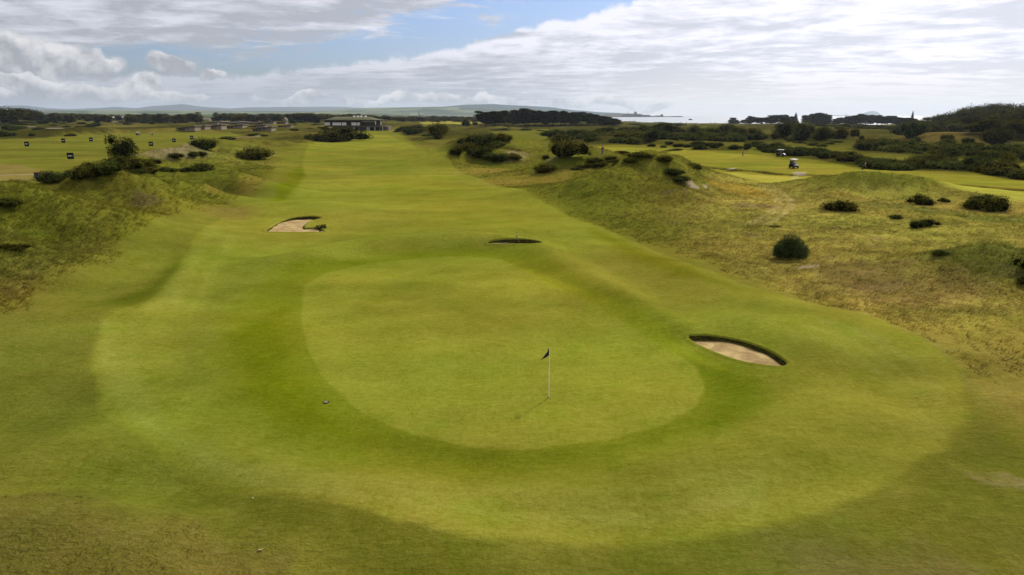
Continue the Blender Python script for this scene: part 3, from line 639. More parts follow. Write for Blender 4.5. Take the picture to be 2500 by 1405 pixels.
def face_material():
    m = bpy.data.materials.new('revetted_turf'); m.use_nodes = True; t = m.node_tree; b = NB(t)
    p = t.nodes['Principled BSDF']; p.inputs['Roughness'].default_value = 0.95; p.inputs['Specular IOR Level'].default_value = 0.05
    pos = b.n('ShaderNodeNewGeometry').outputs['Position']
    a = b.noise(b.vm('MULTIPLY', pos, (1, 1, 9)), 2.2, 4, 0.6); n = b.noise(pos, 9, 5, 0.6)
    c = b.mix(b.ss(a, 0.42, 0.6), tuple(alb(62,50,28))+(1,), tuple(alb(96,98,30))+(1,)); f = b.lin(n, 0.2, 0.8, 0.6, 1.4)
    b.put(p.inputs['Base Color'], b.mix(1.0, c, b.xyz(f, f, f), 'MULTIPLY'))
    bn = b.n('ShaderNodeBump'); bn.inputs['Strength'].default_value = 0.9; bn.inputs['Distance'].default_value = 0.08
    b.put(bn.inputs['Height'], b.m('ADD', a, n)); b.put(p.inputs['Normal'], bn.outputs[0])
    return m
M_SAND = sand_material(); M_FACE = face_material()
for b in BUNK:
    P = b['O']; n = len(P); cx, cy = b['c']; dist = math.hypot(cx, cy)
    sk = max(0.45, 0.011*dist); hz = height(P[:,0], P[:,1])
    z0 = H1(cx, cy); root = empty('sand_bunker', (cx, cy, z0)); tag(root, b['lb'], 'bunker', 'sand bunkers on the links')
    area = 0.5*sum(P[i][0]*P[(i+1) % n][1]-P[(i+1) % n][0]*P[i][1] for i in range(n)); sgn = 1 if area > 0 else -1
    T = np.roll(P, -1, 0)-np.roll(P, 1, 0); T /= np.linalg.norm(T, axis=1)[:,None]; N = np.stack([T[:,1], -T[:,0]], 1)*sgn
    rings = [(-0.02*sk, -0.06), (0.10*sk, 0.035+0.0003*dist), (0.35*sk, 0.05+0.0006*dist), (1.0*sk, -0.02-0.0012*dist)]
    V = []; cols = []; tl = []
    for off, dz_ in rings:
        Q = P+N*off; hh = height(Q[:,0], Q[:,1]); c_, t_ = landcol(Q[:,0], Q[:,1])
        V.append(np.column_stack([Q[:,0]-cx, Q[:,1]-cy, hh+dz_-z0])); cols.append(c_); tl.append(t_)
    V = np.vstack(V); Fc = []
    for k in range(len(rings)-1):
        for i in range(n):
            j = (i+1) % n; f = (k*n+i, (k+1)*n+i, (k+1)*n+j, k*n+j); Fc.append(f if sgn > 0 else f[::-1])
    lip = link('turf_lip', npmesh('turf_lip', V, Fc, M_LAND, True, np.vstack(cols), np.concatenate(tl)), root)
    dv = Vector(b['dirv']).normalized(); s = P @ np.array(dv[:]); s = (s-s.min())/(s.max()-s.min())
    h0 = (hz[s < 0.35]-z0).min(); zf = np.minimum(h0-b['dn']-(b['df']-b['dn'])*s, hz-z0-0.03)
    rim = np.column_stack([P[:,0]-cx, P[:,1]-cy, hz-z0-0.01]); Vw = [rim]
    for kk in range(1, 7):
        k = kk/6; Q = P-N*0.10*k*min(1, sk/0.5); jit = rng.normal(0, 0.008*sk*2, (n, 2)) if kk < 6 else 0
        Vw.append(np.column_stack([Q[:,0]-cx, Q[:,1]-cy, rim[:,2]*(1-k)+(zf-0.05)*k]) + (np.column_stack([jit, np.zeros(n)]) if kk < 6 else 0))
    Vw = np.vstack(Vw); Fc = []
    for k in range(6):
        for i in range(n):
            j = (i+1) % n; f = (k*n+i, k*n+j, (k+1)*n+j, (k+1)*n+i); Fc.append(f)
    link('turf_face', npmesh('turf_face', Vw, Fc, M_FACE, True), root)
    poly = [Vector((p[0]-cx, p[1]-cy, 0)) for p in P]; tri = tessellate_polygon([poly])
    bm = bmesh.new(); vs = [bm.verts.new((P[i][0]-cx, P[i][1]-cy, zf[i])) for i in range(n)]
    for t3 in tri:
        try: bm.faces.new([vs[i] for i in t3])
        except ValueError: pass
    bmesh.ops.subdivide_edges(bm, edges=bm.edges[:], cuts=2, use_grid_fill=True)
    for v_ in bm.verts:
        v_.co.z += 0.06*float(fbm(np.array([v_.co.x]), np.array([v_.co.y]), 1.2, 2, 5)[0])-0.03
    bmesh.ops.recalc_face_normals(bm, faces=bm.faces[:])
    for f in bm.faces:
        f.smooth = True
        if f.normal.z < 0: f.normal_flip()
    me = bpy.data.meshes.new('sand'); bm.to_mesh(me); bm.free(); me.materials.append(M_SAND); link('sand', me, root)

# ------------------------------------------------------------------ sea, hills
def sea():
    m = bpy.data.materials.new('sea_water'); m.use_nodes = True; t = m.node_tree; b = NB(t)
    p = t.nodes['Principled BSDF']; p.inputs['Base Color'].default_value = (0.26, 0.28, 0.29, 1); p.inputs['Roughness'].default_value = 0.35
    p.inputs['Specular IOR Level'].default_value = 0.5
    pos = b.n('ShaderNodeNewGeometry').outputs['Position']
    n = b.noise(b.vm('MULTIPLY', pos, (1, 1.6, 1)), 0.05, 6, 0.6)
    bn = b.n('ShaderNodeBump'); bn.inputs['Strength'].default_value = 0.12; bn.inputs['Distance'].default_value = 2.0
    b.put(bn.inputs['Height'], n); b.put(p.inputs['Normal'], bn.outputs[0])
    V = []; Fc = []; A = np.radians(np.arange(-60, 91, 3)); Rs = [900, 1800, 4000, 9000, 20000, 45000]
    for r in Rs:
        for a in A: V.append((r*math.sin(a), r*math.cos(a), SEA_Z))
    for i in range(len(Rs)-1):
        for j in range(len(A)-1): Fc.append((i*len(A)+j, (i+1)*len(A)+j, (i+1)*len(A)+j+1, i*len(A)+j+1)[::-1])
    o = link('sea', npmesh('sea', V, Fc, m, True)); tag(o, kind='structure')
sea()
def hill_material(name, c1, c2, sc_):
    m = bpy.data.materials.new(name); m.use_nodes = True; t = m.node_tree; b = NB(t)
    p = t.nodes['Principled BSDF']; p.inputs['Roughness'].default_value = 0.95; p.inputs['Specular IOR Level'].default_value = 0.0
    pos = b.n('ShaderNodeNewGeometry').outputs['Position']
    n = b.noise(pos, sc_, 4, 0.6); vo = b.n('ShaderNodeTexVoronoi'); b.put(vo.inputs['Vector'], pos); vo.inputs['Scale'].default_value = sc_*1.5
    f = b.m('ADD', b.m('MULTIPLY', n, 0.6), b.m('MULTIPLY', vo.outputs['Color'], 0.4))
    b.put(p.inputs['Base Color'], b.mix(b.ss(f, 0.35, 0.65), c1, c2)); return m
def hills(pts, d, depth, m, name='hills', rough=0.05, left=None):
    pts = sorted(pts); px = np.linspace(pts[0][0], pts[-1][0], max(60, int((pts[-1][0]-pts[0][0])/4)))
    py = np.interp(px, [p[0] for p in pts], [p[1] for p in pts]); k = np.ones(5)/5
    py = np.convolve(np.pad(py, 2, 'edge'), k, 'valid')
    rows = 15; V = np.zeros((rows, len(px), 3))
    for i, (u, w_) in enumerate(zip(px, py)):
        x, y, z = at(u, w_, d)
        for r in range(rows):
            t = r/(rows-1)*2-1; s = 1+t*depth/d
            zz = (z+8)*(math.cos(t*math.pi)*0.5+0.5)-8
            V[r, i] = (x*s, y*s, zz)
    nz = fbm(V[:,:,0].ravel(), V[:,:,1].ravel(), depth*0.35, 4, 77).reshape(rows, -1)
    amp = np.sin(np.linspace(0, math.pi, rows))[:,None]*(V[rows//2,:,2].max())*rough*2
    V[:,:,2] += nz*amp
    n = len(px); idx = np.arange(rows*n).reshape(rows, n)
    q = np.stack([idx[:-1,:-1], idx[:-1,1:], idx[1:,1:], idx[1:,:-1]], -1).reshape(-1, 4)
    o = link(name, npmesh(name, V.reshape(-1, 3), q, m, True)); tag(o, kind='structure')
MH1 = hill_material('moor_hills', (.022,.036,.042,1), (.04,.058,.055,1), 0.0012)
MH2 = hill_material('farmed_hills', (.035,.055,.035,1), (.15,.17,.09,1), 0.0022)
hills([(-500,262),(-200,258),(0,258),(60,256),(110,263),(170,266),(240,265),(285,262),(330,265),(380,259),(440,255),(500,262),(560,265),(620,262),(700,261),(800,262),(900,265),(1000,270)], 19000, 2500, MH1)
hills([(700,275),(800,271),(850,267),(900,264),(1000,262),(1060,261),(1120,262),(1200,266),(1300,275)], 9500, 2200, MH2)
hills([(1000,272),(1060,262),(1130,257),(1200,256),(1290,260),(1345,263),(1400,270),(1450,274),(1500,277),(1560,280)], 12500, 2500, MH1)
hills([(-600,274),(-300,273),(0,270),(300,270),(600,272),(900,273),(1000,276)], 7000, 2500, MH2)
isl = hills([(2094,283.5),(2100,281),(2112,275),(2122,272.5),(2134,272),(2144,275),(2150,280),(2156,283.5)], 26000, 500, MH1, 'island', 0.03)
hills([(2018,283.3),(2030,282.2),(2080,282.4),(2092,283.3)], 15000, 150, MH1, 'island', 0.01)

# ------------------------------------------------------------------ vegetation builders
def rand_dirs(n, up=-0.35):
    v = rng.normal(size=(n*2, 3)); v /= np.linalg.norm(v, axis=1)[:,None]; v = v[v[:,2] > up]
    while len(v) < n:
        u = rng.normal(size=(n, 3)); u /= np.linalg.norm(u, axis=1)[:,None]; v = np.vstack([v, u[u[:,2] > up]])
    return v[:n]
def ico(c, r, lumps=0.12, seed=0):
    bm = bmesh.new(); bmesh.ops.create_icosphere(bm, subdivisions=2, radius=1)
    V = np.array([v.co[:] for v in bm.verts]); Fc = np.array([[v.index for v in f.verts] for f in bm.faces]); bm.free()
    V = V*(1+lumps*(vnoise(V[:,0]*3+seed, V[:,1]*3+V[:,2]*5, 3)-0.5)[:,None]*2)
    return V*np.array(r)+np.array(c), Fc
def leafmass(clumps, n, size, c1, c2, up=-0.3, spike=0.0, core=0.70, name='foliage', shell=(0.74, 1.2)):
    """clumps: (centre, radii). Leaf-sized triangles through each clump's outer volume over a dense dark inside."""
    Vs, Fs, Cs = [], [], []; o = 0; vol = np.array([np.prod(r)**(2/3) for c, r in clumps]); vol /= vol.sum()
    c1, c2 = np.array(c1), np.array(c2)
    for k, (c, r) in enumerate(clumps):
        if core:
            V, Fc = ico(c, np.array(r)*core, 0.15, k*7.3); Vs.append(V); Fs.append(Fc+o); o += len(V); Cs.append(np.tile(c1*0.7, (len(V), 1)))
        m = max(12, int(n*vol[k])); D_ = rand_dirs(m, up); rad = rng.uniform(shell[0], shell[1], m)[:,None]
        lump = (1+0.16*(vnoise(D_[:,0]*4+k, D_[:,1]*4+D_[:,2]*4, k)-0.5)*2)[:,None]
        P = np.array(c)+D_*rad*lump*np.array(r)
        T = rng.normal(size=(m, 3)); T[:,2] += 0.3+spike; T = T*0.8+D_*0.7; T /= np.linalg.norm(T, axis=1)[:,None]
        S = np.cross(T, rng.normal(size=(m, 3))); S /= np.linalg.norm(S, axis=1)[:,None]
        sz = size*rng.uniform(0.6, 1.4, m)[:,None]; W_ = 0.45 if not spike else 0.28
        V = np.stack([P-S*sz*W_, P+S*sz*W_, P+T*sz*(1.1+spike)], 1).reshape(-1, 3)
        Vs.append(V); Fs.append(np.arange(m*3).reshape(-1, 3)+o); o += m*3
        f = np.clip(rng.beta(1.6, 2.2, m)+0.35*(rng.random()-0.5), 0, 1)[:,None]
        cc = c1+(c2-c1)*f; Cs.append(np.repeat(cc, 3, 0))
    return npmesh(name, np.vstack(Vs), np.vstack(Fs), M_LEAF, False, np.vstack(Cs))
def tube(pts, rads, seg=7):
    V, Fc = [], []; pts = [Vector(p) for p in pts]
    for i, p in enumerate(pts):
        d = (pts[min(i+1, len(pts)-1)]-pts[max(i-1, 0)]).normalized(); a = d.orthogonal().normalized(); b = d.cross(a)
        for k in range(seg):
            t = 2*math.pi*k/seg; V.append((p+(a*math.cos(t)+b*math.sin(t))*rads[i])[:])
    for i in range(len(pts)-1):
        for k in range(seg):
            Fc.append((i*seg+k, i*seg+(k+1) % seg, (i+1)*seg+(k+1) % seg, (i+1)*seg+k))
    return V, Fc
def join(parts):
    V, Fc, o = [], [], 0
    for a, b in parts:
        V += [tuple(q) for q in a]; Fc += [tuple(i+o for i in f) for f in b]; o += len(a)
    return V, Fc
def pymesh(name, VF, m, smooth=False):
    me = bpy.data.meshes.new(name); me.from_pydata(VF[0], [], VF[1]); me.materials.append(m); me.update()
    if smooth: me.polygons.foreach_set('use_smooth', [True]*len(me.polygons))
    return me
def box(cx, cy, cz, sx, sy, sz, taper=1.0, bev=0.0):
    """box by centre and full sizes, top scaled by taper, with a bevel when given"""
    bm = bmesh.new(); bmesh.ops.create_cube(bm, size=1)
    for v_ in bm.verts:
        k = taper if v_.co.z > 0 else 1
        v_.co = Vector((cx+v_.co.x*sx*k, cy+v_.co.y*sy*k, cz+v_.co.z*sz))
    if bev: bmesh.ops.bevel(bm, geom=bm.edges[:], offset=bev, segments=2, affect='EDGES')
    bm.verts.index_update(); r = ([v_.co[:] for v_ in bm.verts], [tuple(v_.index for v_ in f.verts) for f in bm.faces]); bm.free()
    return r

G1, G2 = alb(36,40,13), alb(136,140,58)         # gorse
def gorse_mesh(seed, n, size, w=1.0, hgt=0.62, k=7):
    random.seed(seed); cl = [((0, 0, hgt*0.38), (0.34*w, 0.33, hgt*0.45))]
    for i in range(k+5):
        a = random.uniform(0, 6.28); r = random.uniform(0.12, 0.40); q = random.uniform(0.10, 0.24)
        cl.append(((math.cos(a)*r*w, math.sin(a)*r, random.uniform(0.08, 0.62)*hgt*(1.15-r*1.6)+0.04), (q*1.15, q*1.1, q*random.uniform(0.8, 1.15)*hgt/0.62)))
    return leafmass(cl, n, size, G1, G2, -0.5, 0.25)
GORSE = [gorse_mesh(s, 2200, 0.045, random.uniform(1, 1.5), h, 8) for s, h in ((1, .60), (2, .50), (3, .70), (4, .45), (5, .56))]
W1, W2 = alb(44,48,16), alb(122,124,46)         # willow scrub
def willow_mesh(seed, n=2600):
    random.seed(seed); cl = [((0, 0, 0.30), (0.42, 0.42, 0.36))]
    for i in range(9):
        a = random.uniform(0, 6.28); r = random.uniform(0.1, 0.34); q = random.uniform(0.16, 0.26)
        cl.append(((math.cos(a)*r, math.sin(a)*r, random.uniform(0.15, 0.52)), (q, q, q*0.95)))
    return leafmass(cl, n, 0.035, W1, W2, -0.5, 0.5)
WILLOW = [willow_mesh(s) for s in (11, 12, 13)]
HEATHC = [alb(60,54,28), alb(112,104,58)]
_lastmesh = [0]
def bush(px, py, wpx, label, name='gorse_bush', cat='bush', group=None, meshes=None, hk=1.0, d=None, rz=None):
    """one bush, wpx wide, its foot at that pixel"""
    x, y, z = gp(px, py) if d is None else (at(px, py, d)[0], d, H1(at(px, py, d)[0], d))
    s = wpx*math.hypot(x, y)/F*1.04
    ms = meshes or GORSE; o = bpy.data.objects.new(name, ms[random.randrange(len(ms))]); C.objects.link(o)
    s = s/0.98; o.location = (x, y, z-0.04*s); o.scale = (s, s*random.uniform(0.8, 1.0), s*hk*random.uniform(0.85, 1.1)); o.rotation_euler[2] = random.uniform(0, 6.28) if rz is None else rz
    tag(o, label, cat, group); return o
random.seed(21)
# the lone round bush right of the green, finer than the rest
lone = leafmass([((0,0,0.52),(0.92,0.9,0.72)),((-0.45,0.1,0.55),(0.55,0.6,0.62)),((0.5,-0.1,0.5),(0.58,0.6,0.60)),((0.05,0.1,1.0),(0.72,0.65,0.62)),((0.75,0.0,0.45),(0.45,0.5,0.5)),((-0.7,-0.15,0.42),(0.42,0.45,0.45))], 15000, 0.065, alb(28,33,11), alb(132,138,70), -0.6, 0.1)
x, y, z = gp(1927, 632); o = link('gorse_bush', lone, None, (x, y, z)); k = 1.13; o.scale = (k, k, k*0.98)
tag(o, 'round dark green bush standing alone on the golden waste ground right of the green', 'bush')
# single bushes one can point to
S = [(2056,514,72,'low dark gorse bush on the foot of the right-hand dune',0.75),(2246,500,40,'spiky dark bush on the grassy dune right of the low gorse',1.2),(2303,494,20,'small dark bush to the right of the spiky one on the right-hand dune',1.1),
 (2236,558,26,'left bush of a close pair on the slope below the right-hand dune',1.2),(2264,552,36,'right bush of a close pair on the slope below the right-hand dune',0.9),(2188,534,30,'small scrubby bush above the close pair on the right slope',0.8),
 (2385,512,46,'left of the gorse bushes crowning the far right dune',1.1),(2430,516,52,'right of the gorse bushes crowning the far right dune',1.1),(2405,494,46,'gorse bush at the top of the far right dune',0.7),
 (2520,660,60,'dark bush cut by the right edge of the picture',1.3),(2497,690,26,'small dark bush low on the right edge of the picture',1.2),(2300,619,44,'flat green tussock in the dry grass of the right slope',0.35),(1893,554,26,'flat green tussock beside the end of the sandy track',0.3),
 (1330,420,52,'dark leaning gorse bush at the left foot of the central dune',0.8),(1665,440,64,'dark gorse bush draped down the shoulder of the central dune',0.45),(1640,424,52,'gorse clump near the top of the draped dune bush',0.5),
 (1690,412,44,'rounded scrub at the right end of the central dune beside the burn',0.6),(1562,382,52,'bright topped gorse on the highest point of the central dune',0.5),(1622,392,44,'gorse just right of the topmost bush on the central dune',0.6),
 (1390,382,86,'broad dark gorse below the small dune left of the far bunker',0.8),(1333,388,20,'small dark bush left of the broad dune gorse',0.9),(1437,378,14,'tiny bush on the right flank of the small far dune',1.0),(1252,388,34,'dark bush beside the pale grass behind the smooth mound',0.8),
 (620,389,76,'dark jagged gorse bush alone on the left rough',0.75),(832,345,100,'very broad dark gorse mound in front of the clubhouse',0.8),(878,340,44,'lower greyish gorse right of the broad mound before the clubhouse',0.6),(758,340,32,'small dark gorse left of the broad mound before the clubhouse',0.7),
 (492,419,62,'dark bush on the left dunes below the white grass',0.75),(460,420,34,'small bush touching the left of the dark dune bush',0.7),(498,363,50,'green bush at the end of the white grass on the left',0.8),(470,381,32,'left of two low bushes under the white grass',0.8),(492,380,26,'right of two low bushes under the white grass',0.8),
 (488,352,22,'little dark bush above the white grass on the left',0.5),(557,341,32,'low dark bush at the near edge of the practice range',0.45),(622,330,26,'dark bush on the ridge beyond the left rough',0.5),(645,332,16,'smaller dark bush right of the one on the ridge',0.5),
 (131,446,52,'bush hiding the end of the blue container',1.0),(12,500,50,'dark bush in the hollow at the left edge',0.7),(20,608,70,'low scrub on the dune face at the left edge',0.45),(430,386,34,'bush beside the left dune crest under the pale grass',0.6),
 (11,333,34,'dark round bush at the far left edge beyond the range',0.8),(171,333,22,'low bush on the far edge of the range',0.6),(78,333,14,'tiny bush at the far edge of the range',0.8),(738,290,14,'tree-like bush in front of the long wood',0.9)]
for (px, py, wpx, lb, hk) in S: bush(px, py, wpx, lb, hk=hk)
for g_, pl_, L_ in (('gorse mass on the dune behind the smooth mound', 'mass behind the smooth mound', [(1112,376,46),(1140,366,54),(1170,356,60),(1198,347,52),(1226,342,42),(1162,380,46),(1192,388,44),(1222,394,46),(1136,352,40),(1210,362,50),(1180,372,50)]),
                   ('green scrub along the back of the central dune', 'green scrub on the central dune', [(1408,414,34),(1432,408,42),(1466,402,46),(1502,397,44),(1538,394,38),(1450,392,40),(1490,388,36)])):
    mem = []
    for (px, py, wpx) in L_:
        o = bush(px, py, wpx, g_, group=g_, hk=.75 if 'mass' in pl_ else .4); mem.append((o, o.location.x, o.location.y))
    count_labels(mem, 'bush', pl_, 20)
# dark gorse line on the left dune crest
for i, (px, py, wpx, hk) in enumerate([(168,432,34,.9),(205,432,44,1.1),(232,432,52,1.0),(262,425,52,1.0),(190,436,24,.8),(290,416,56,1.0),(318,412,54,.9),(345,408,46,.9),(370,403,34,.8),(240,418,40,.9),(275,408,36,.9),(215,416,34,1.),(330,425,40,.5),(362,420,46,.5),(398,418,40,.45),(420,419,24,.6),(155,443,30,.6)]):
    bush(px, py, wpx, 'dark gorse bush in the clump along the crest of the left dune', group='gorse clump along the left dune crest', hk=hk)
count_labels([(o, o.location.x, o.location.y) for o in C.objects if o.get('group') == 'gorse clump along the left dune crest'], 'gorse', 'clump along the left dune crest', 9)
# little trees in that clump
def small_tree_mesh():
    cl = [((random.uniform(-.3,.3), random.uniform(-.3,.3), z), (q, q, q*.8)) for z, q in ((.45,.34),(.6,.32),(.75,.28),(.9,.2),(.55,.3),(.5,.3))]
    return leafmass(cl, 2600, 0.05, alb(26,32,12), alb(88,96,46), -0.6, 0.4, core=0.55)
def tree(name, label, cat, x, y, z, hgt, wid, crown, trunk, group=None, tilt=0):
    r = empty(name, (x, y, z), random.uniform(0, 6.28)); tag(r, label, cat, group)
    a = link('trunk', trunk, r); b = link('crown', crown, r)
    a.scale = (hgt*0.9, hgt*0.9, hgt); b.scale = (wid, wid*random.uniform(0.85, 1.0), hgt); return r
T_S = pymesh('trunk', join([tube([(0,0,-.05),(0.01,0,.3),(0,0.02,.7)], [.035,.025,.01]), tube([(0.01,0,.3),(.12,.05,.55)], [.018,.008]), tube([(0,0,.4),(-.12,-.05,.65)], [.015,.008])]), M_BARK, True)
x, y, z = gp(304, 410); tree('small_tree', 'bushy small tree rising above the left dune gorse', 'tree', x, y, z, 5.0, 4.4, small_tree_mesh(), T_S)

CREST = []
# ---------- banks of bushes on the right, filled from outlines seen on the ground
BANKS = []
def bank(poly, n, w0, w1, label, group, name='gorse_bush', meshes=None, hk=(0.7, 1.1), cat='bush', seed=1):
    random.seed(seed); P = np.array(FP(poly)); xs, ys = P[:,0], P[:,1]; got = []; tries = 0
    while len(got) < n and tries < n*60:
        tries += 1; x = random.uniform(xs.min(), xs.max()); y = random.uniform(ys.min(), ys.max())
        if sdist(np.array([x]), np.array([y]), P)[0] < 0: continue
        w_ = random.uniform(w0, w1)
        if any((x-a)**2+(y-b)**2 < (0.30*(w_+c))**2 for a, b, c in got): continue
        got.append((x, y, w_))
    hs = height(np.array([g[0] for g in got]), np.array([g[1] for g in got])); ms = meshes or GORSE
    mem = [dict(x=x, y=y, z=z, w=w_, m=random.choice(ms), sc=(w_, w_*random.uniform(.8, 1.1), w_*random.uniform(*hk)), rz=random.uniform(0, 6.28)) for (x, y, w_), z in zip(got, hs)]
    BANKS.append((mem, group, name, cat))
def plant_banks(budget=212):
    """the bushes that show largest each become an object; the farthest rest is one thicket"""
    g = sorted([q['w']/q['y'] for mem, _, name, _ in BANKS if name == 'gorse_bush' for q in mem], reverse=True); cut = g[budget] if len(g) > budget else 0
    rest = []
    for mem, group, name, cat in BANKS:
        made = []
        for q in mem:
            if name == 'gorse_bush' and q['w']/q['y'] <= cut: rest.append(q); continue
            o = bpy.data.objects.new(name, q['m']); C.objects.link(o); o.location = (q['x'], q['y'], q['z']-0.05*q['w']); o.scale = q['sc']; o.rotation_euler[2] = q['rz']
            tag(o, group, cat, group); made.append((o, q['x'], q['y']))
        if made: count_labels(made, 'willow' if name == 'willow_shrub' else 'gorse', group)
    Vs, Fs, Cs, n0 = [], [], [], 0
    for q in rest:
        V, Fc, c = mesh_arrays(q['m']); ca, sa = math.cos(q['rz']), math.sin(q['rz']); V = V*np.array(q['sc'])
        Vs.append(np.column_stack([V[:,0]*ca-V[:,1]*sa+q['x'], V[:,0]*sa+V[:,1]*ca+q['y'], V[:,2]+q['z']-.05*q['w']])); Fs.append(Fc+n0); n0 += len(V); Cs.append(c)
    if rest:
        ob = link('gorse_thicket', npmesh('gorse_thicket', np.vstack(Vs), np.vstack(Fs), M_LEAF, False, np.vstack(Cs))); tag(ob, 'far thickets of dark gorse merging into one mass', 'thicket', kind='stuff')
_arr = {}
def mesh_arrays(ms):
    if ms.name not in _arr:
        V = np.empty(len(ms.vertices)*3, np.float32); ms.vertices.foreach_get('co', V); Fc = np.empty(len(ms.polygons)*3, np.int32); ms.polygons.foreach_get('vertices', Fc)
        c = np.empty(len(ms.vertices)*4, np.float32); ms.attributes['tint'].data.foreach_get('color', c); _arr[ms.name] = (V.reshape(-1, 3), Fc.reshape(-1, 3), c.reshape(-1, 4)[:,:3])
    return _arr[ms.name]
bank([(1345,348),(1352,334),(1420,328),(1560,326),(1700,328),(1850,338),(1860,350),(1700,347),(1560,353),(1440,351)], 110, 5, 11, 'dark gorse bush in the wide belt behind the two far bunkers', 'gorse belt behind the far right fairway', seed=2, hk=(.45,.8))
bank([(1690,366),(1700,356),(1730,353),(1770,361),(1815,363),(1812,368),(1760,370)], 9, 3, 5, 'gorse bush in the short hedge beyond the golfer in grey', 'short gorse hedge beyond the far right fairway', seed=3, hk=(.6,.9))
bank([(1555,355),(1590,352),(1680,358),(1680,361),(1600,359)], 6, 3, 5, 'gorse bush in the low strip left of the short hedge', 'low gorse strip left of the hedge', seed=4, hk=(.5,.7))
bank([(1838,363),(1850,356),(1890,362),(1960,371),(2060,384),(2100,390),(2100,397),(1990,388),(1900,379),(1870,372)], 40, 3.5, 6, 'gorse bush in the bank behind the two golf carts', 'gorse bank behind the golf carts', seed=5, hk=(.6,.95))
bank([(2100,402),(2110,396),(2160,398),(2240,408),(2235,417),(2170,416),(2110,412)], 24, 2.8, 4.8, 'gorse bush in the clump beside the stooping golfer', 'gorse clump beside the stooping golfer', seed=6, hk=(.6,.9))
bank([(2236,402),(2250,396),(2310,404),(2370,410),(2450,420),(2560,432),(2700,446),(2700,452),(2500,436),(2360,418),(2260,412)], 44, 3.4, 6, 'gorse bush in the near bank running off to the right edge', 'near gorse bank on the right', seed=7, hk=(.6,1.0))
bank([(2080,362),(2120,352),(2300,356),(2500,364),(2700,374),(2700,402),(2500,396),(2380,388),(2240,378),(2100,372)], 84, 4.5, 8.5, 'dark gorse bush in the broad belt across the right side', 'broad gorse belt on the right', seed=8, hk=(.5,.85))
bank([(1880,352),(1960,340),(2100,344),(2120,356),(2000,364),(1900,360)], 12, 4, 7, 'brownish gorse bush on the low mound behind the carts', 'gorse on the mound behind the carts', seed=9, hk=(.35,.55))
bank([(965,326),(975,316),(1030,314),(1100,318),(1130,326),(1090,338),(1040,334),(1010,330)], 26, 5, 10, 'gorse bush in the belt across the end of the fairway', 'gorse belt at the end of the fairway', seed=11, hk=(.45,.7))
bank([(700,318),(720,306),(800,306),(860,318),(800,326),(720,326)], 12, 5, 8, 'gorse bush on the rough in front of the clubhouse', 'gorse in front of the clubhouse', seed=13, hk=(.4,.6))
bank([(0,320),(0,300),(120,296),(240,300),(270,312),(130,326),(60,330)], 44, 6, 13, 'dark scrub bush beyond the far edge of the practice range', 'scrub beyond the practice range', seed=14, hk=(.4,.7), meshes=WILLOW+GORSE)
bank([(280,300),(420,297),(640,298),(760,300),(740,306),(400,306),(300,306)], 36, 7, 13, 'dark scrub bush among the lodges and sheds', 'scrub among the lodges', seed=15, hk=(.4,.7), meshes=WILLOW+GORSE)
bank([(1150,322),(1180,312),(1240,310),(1300,314),(1330,322),(1250,326)], 10, 5, 9, 'low bush on the rough mounds before the pine wood', 'low bushes before the pine wood', seed=16, hk=(.3,.5))
for (px, py, w_, hk, lb) in [(1484,329,34,1.0,'rounded grey green willow in front of the right end of the pine wood'),(1462,326,20,1.0,'smaller willow touching the left of the rounded one'),(1630,324,30,1.2,'domed willow standing alone above the gorse belt'),(1552,325,26,.8,'low willow left of the domed one'),(1695,332,46,.9,'broad dark willow right of the domed one'),(1740,334,40,.9,'dark willow beside the broad one'),(1775,326,34,.9,'willow behind the dark pair'),
  (1800,334,56,.7,'spreading willow in the middle of the right scrub'),(1840,335,40,.7,'willow at the right end of the spreading one'),(1915,336,56,1.0,'tall domed willow left in the far scrub group'),(1960,342,60,.9,'big willow in the centre of the far scrub group'),(2010,342,54,.9,'dark willow right in the far scrub group'),(1893,340,26,.9,'small willow at the foot of the tall domed one'),(2050,338,40,.9,'olive willow right of the far scrub group'),(2085,334,22,1.1,'small round willow near the brown ground'),(2103,344,14,1.3,'narrow dark shrub by the brown ground'),
  (2228,336,48,1.1,'big dark round tree-like willow at the left end of the right hedge'),(2152,352,24,.8,'small brown shrub on the brown ground'),(2240,352,14,1.4,'slim dark shrub in the brown ground'),(2312,350,26,1.0,'dark shrub on the green strip at right'),(2363,354,22,1.1,'dark bush right on the brown ground'),(2432,356,58,1.0,'large yellow green willow on the brown ground at right'),(2455,418,44,1.3,'tall brownish bush standing over the near right gorse bank'),(1825,366,18,1.4,'upright olive shrub above the golfer in grey'),(1068,337,62,.8,'big domed gorse at the end of the left fairway'),(1002,328,40,.6,'low gorse left of the big domed one')]:
    bush(px, py, w_, lb, 'willow_shrub', 'shrub', None, WILLOW, hk)
bank([(2180,336),(2260,330),(2400,332),(2700,336),(2700,328),(2400,322),(2230,322)], 30, 10, 16, 'tall shrub in the hedge below the right-hand wood', 'hedge below the right-hand wood', 'willow_shrub', WILLOW, (.6,.85), 'shrub', 17)
bank([(1890,318),(2000,314),(2220,318),(2220,312),(2000,308),(1890,312)], 40, 9, 16, 'low shrub in the far strip under the shore pines', 'shrub strip under the shore pines', 'willow_shrub', WILLOW, (.3,.5), 'shrub', 18)
bank([(1520,306),(1700,304),(1780,308),(1780,303),(1600,300),(1500,301)], 16, 8, 14, 'low dark shrub near the shore right of the pine wood', 'shore shrubs right of the pine wood', 'willow_shrub', WILLOW, (.3,.5), 'shrub', 19)

plant_banks()
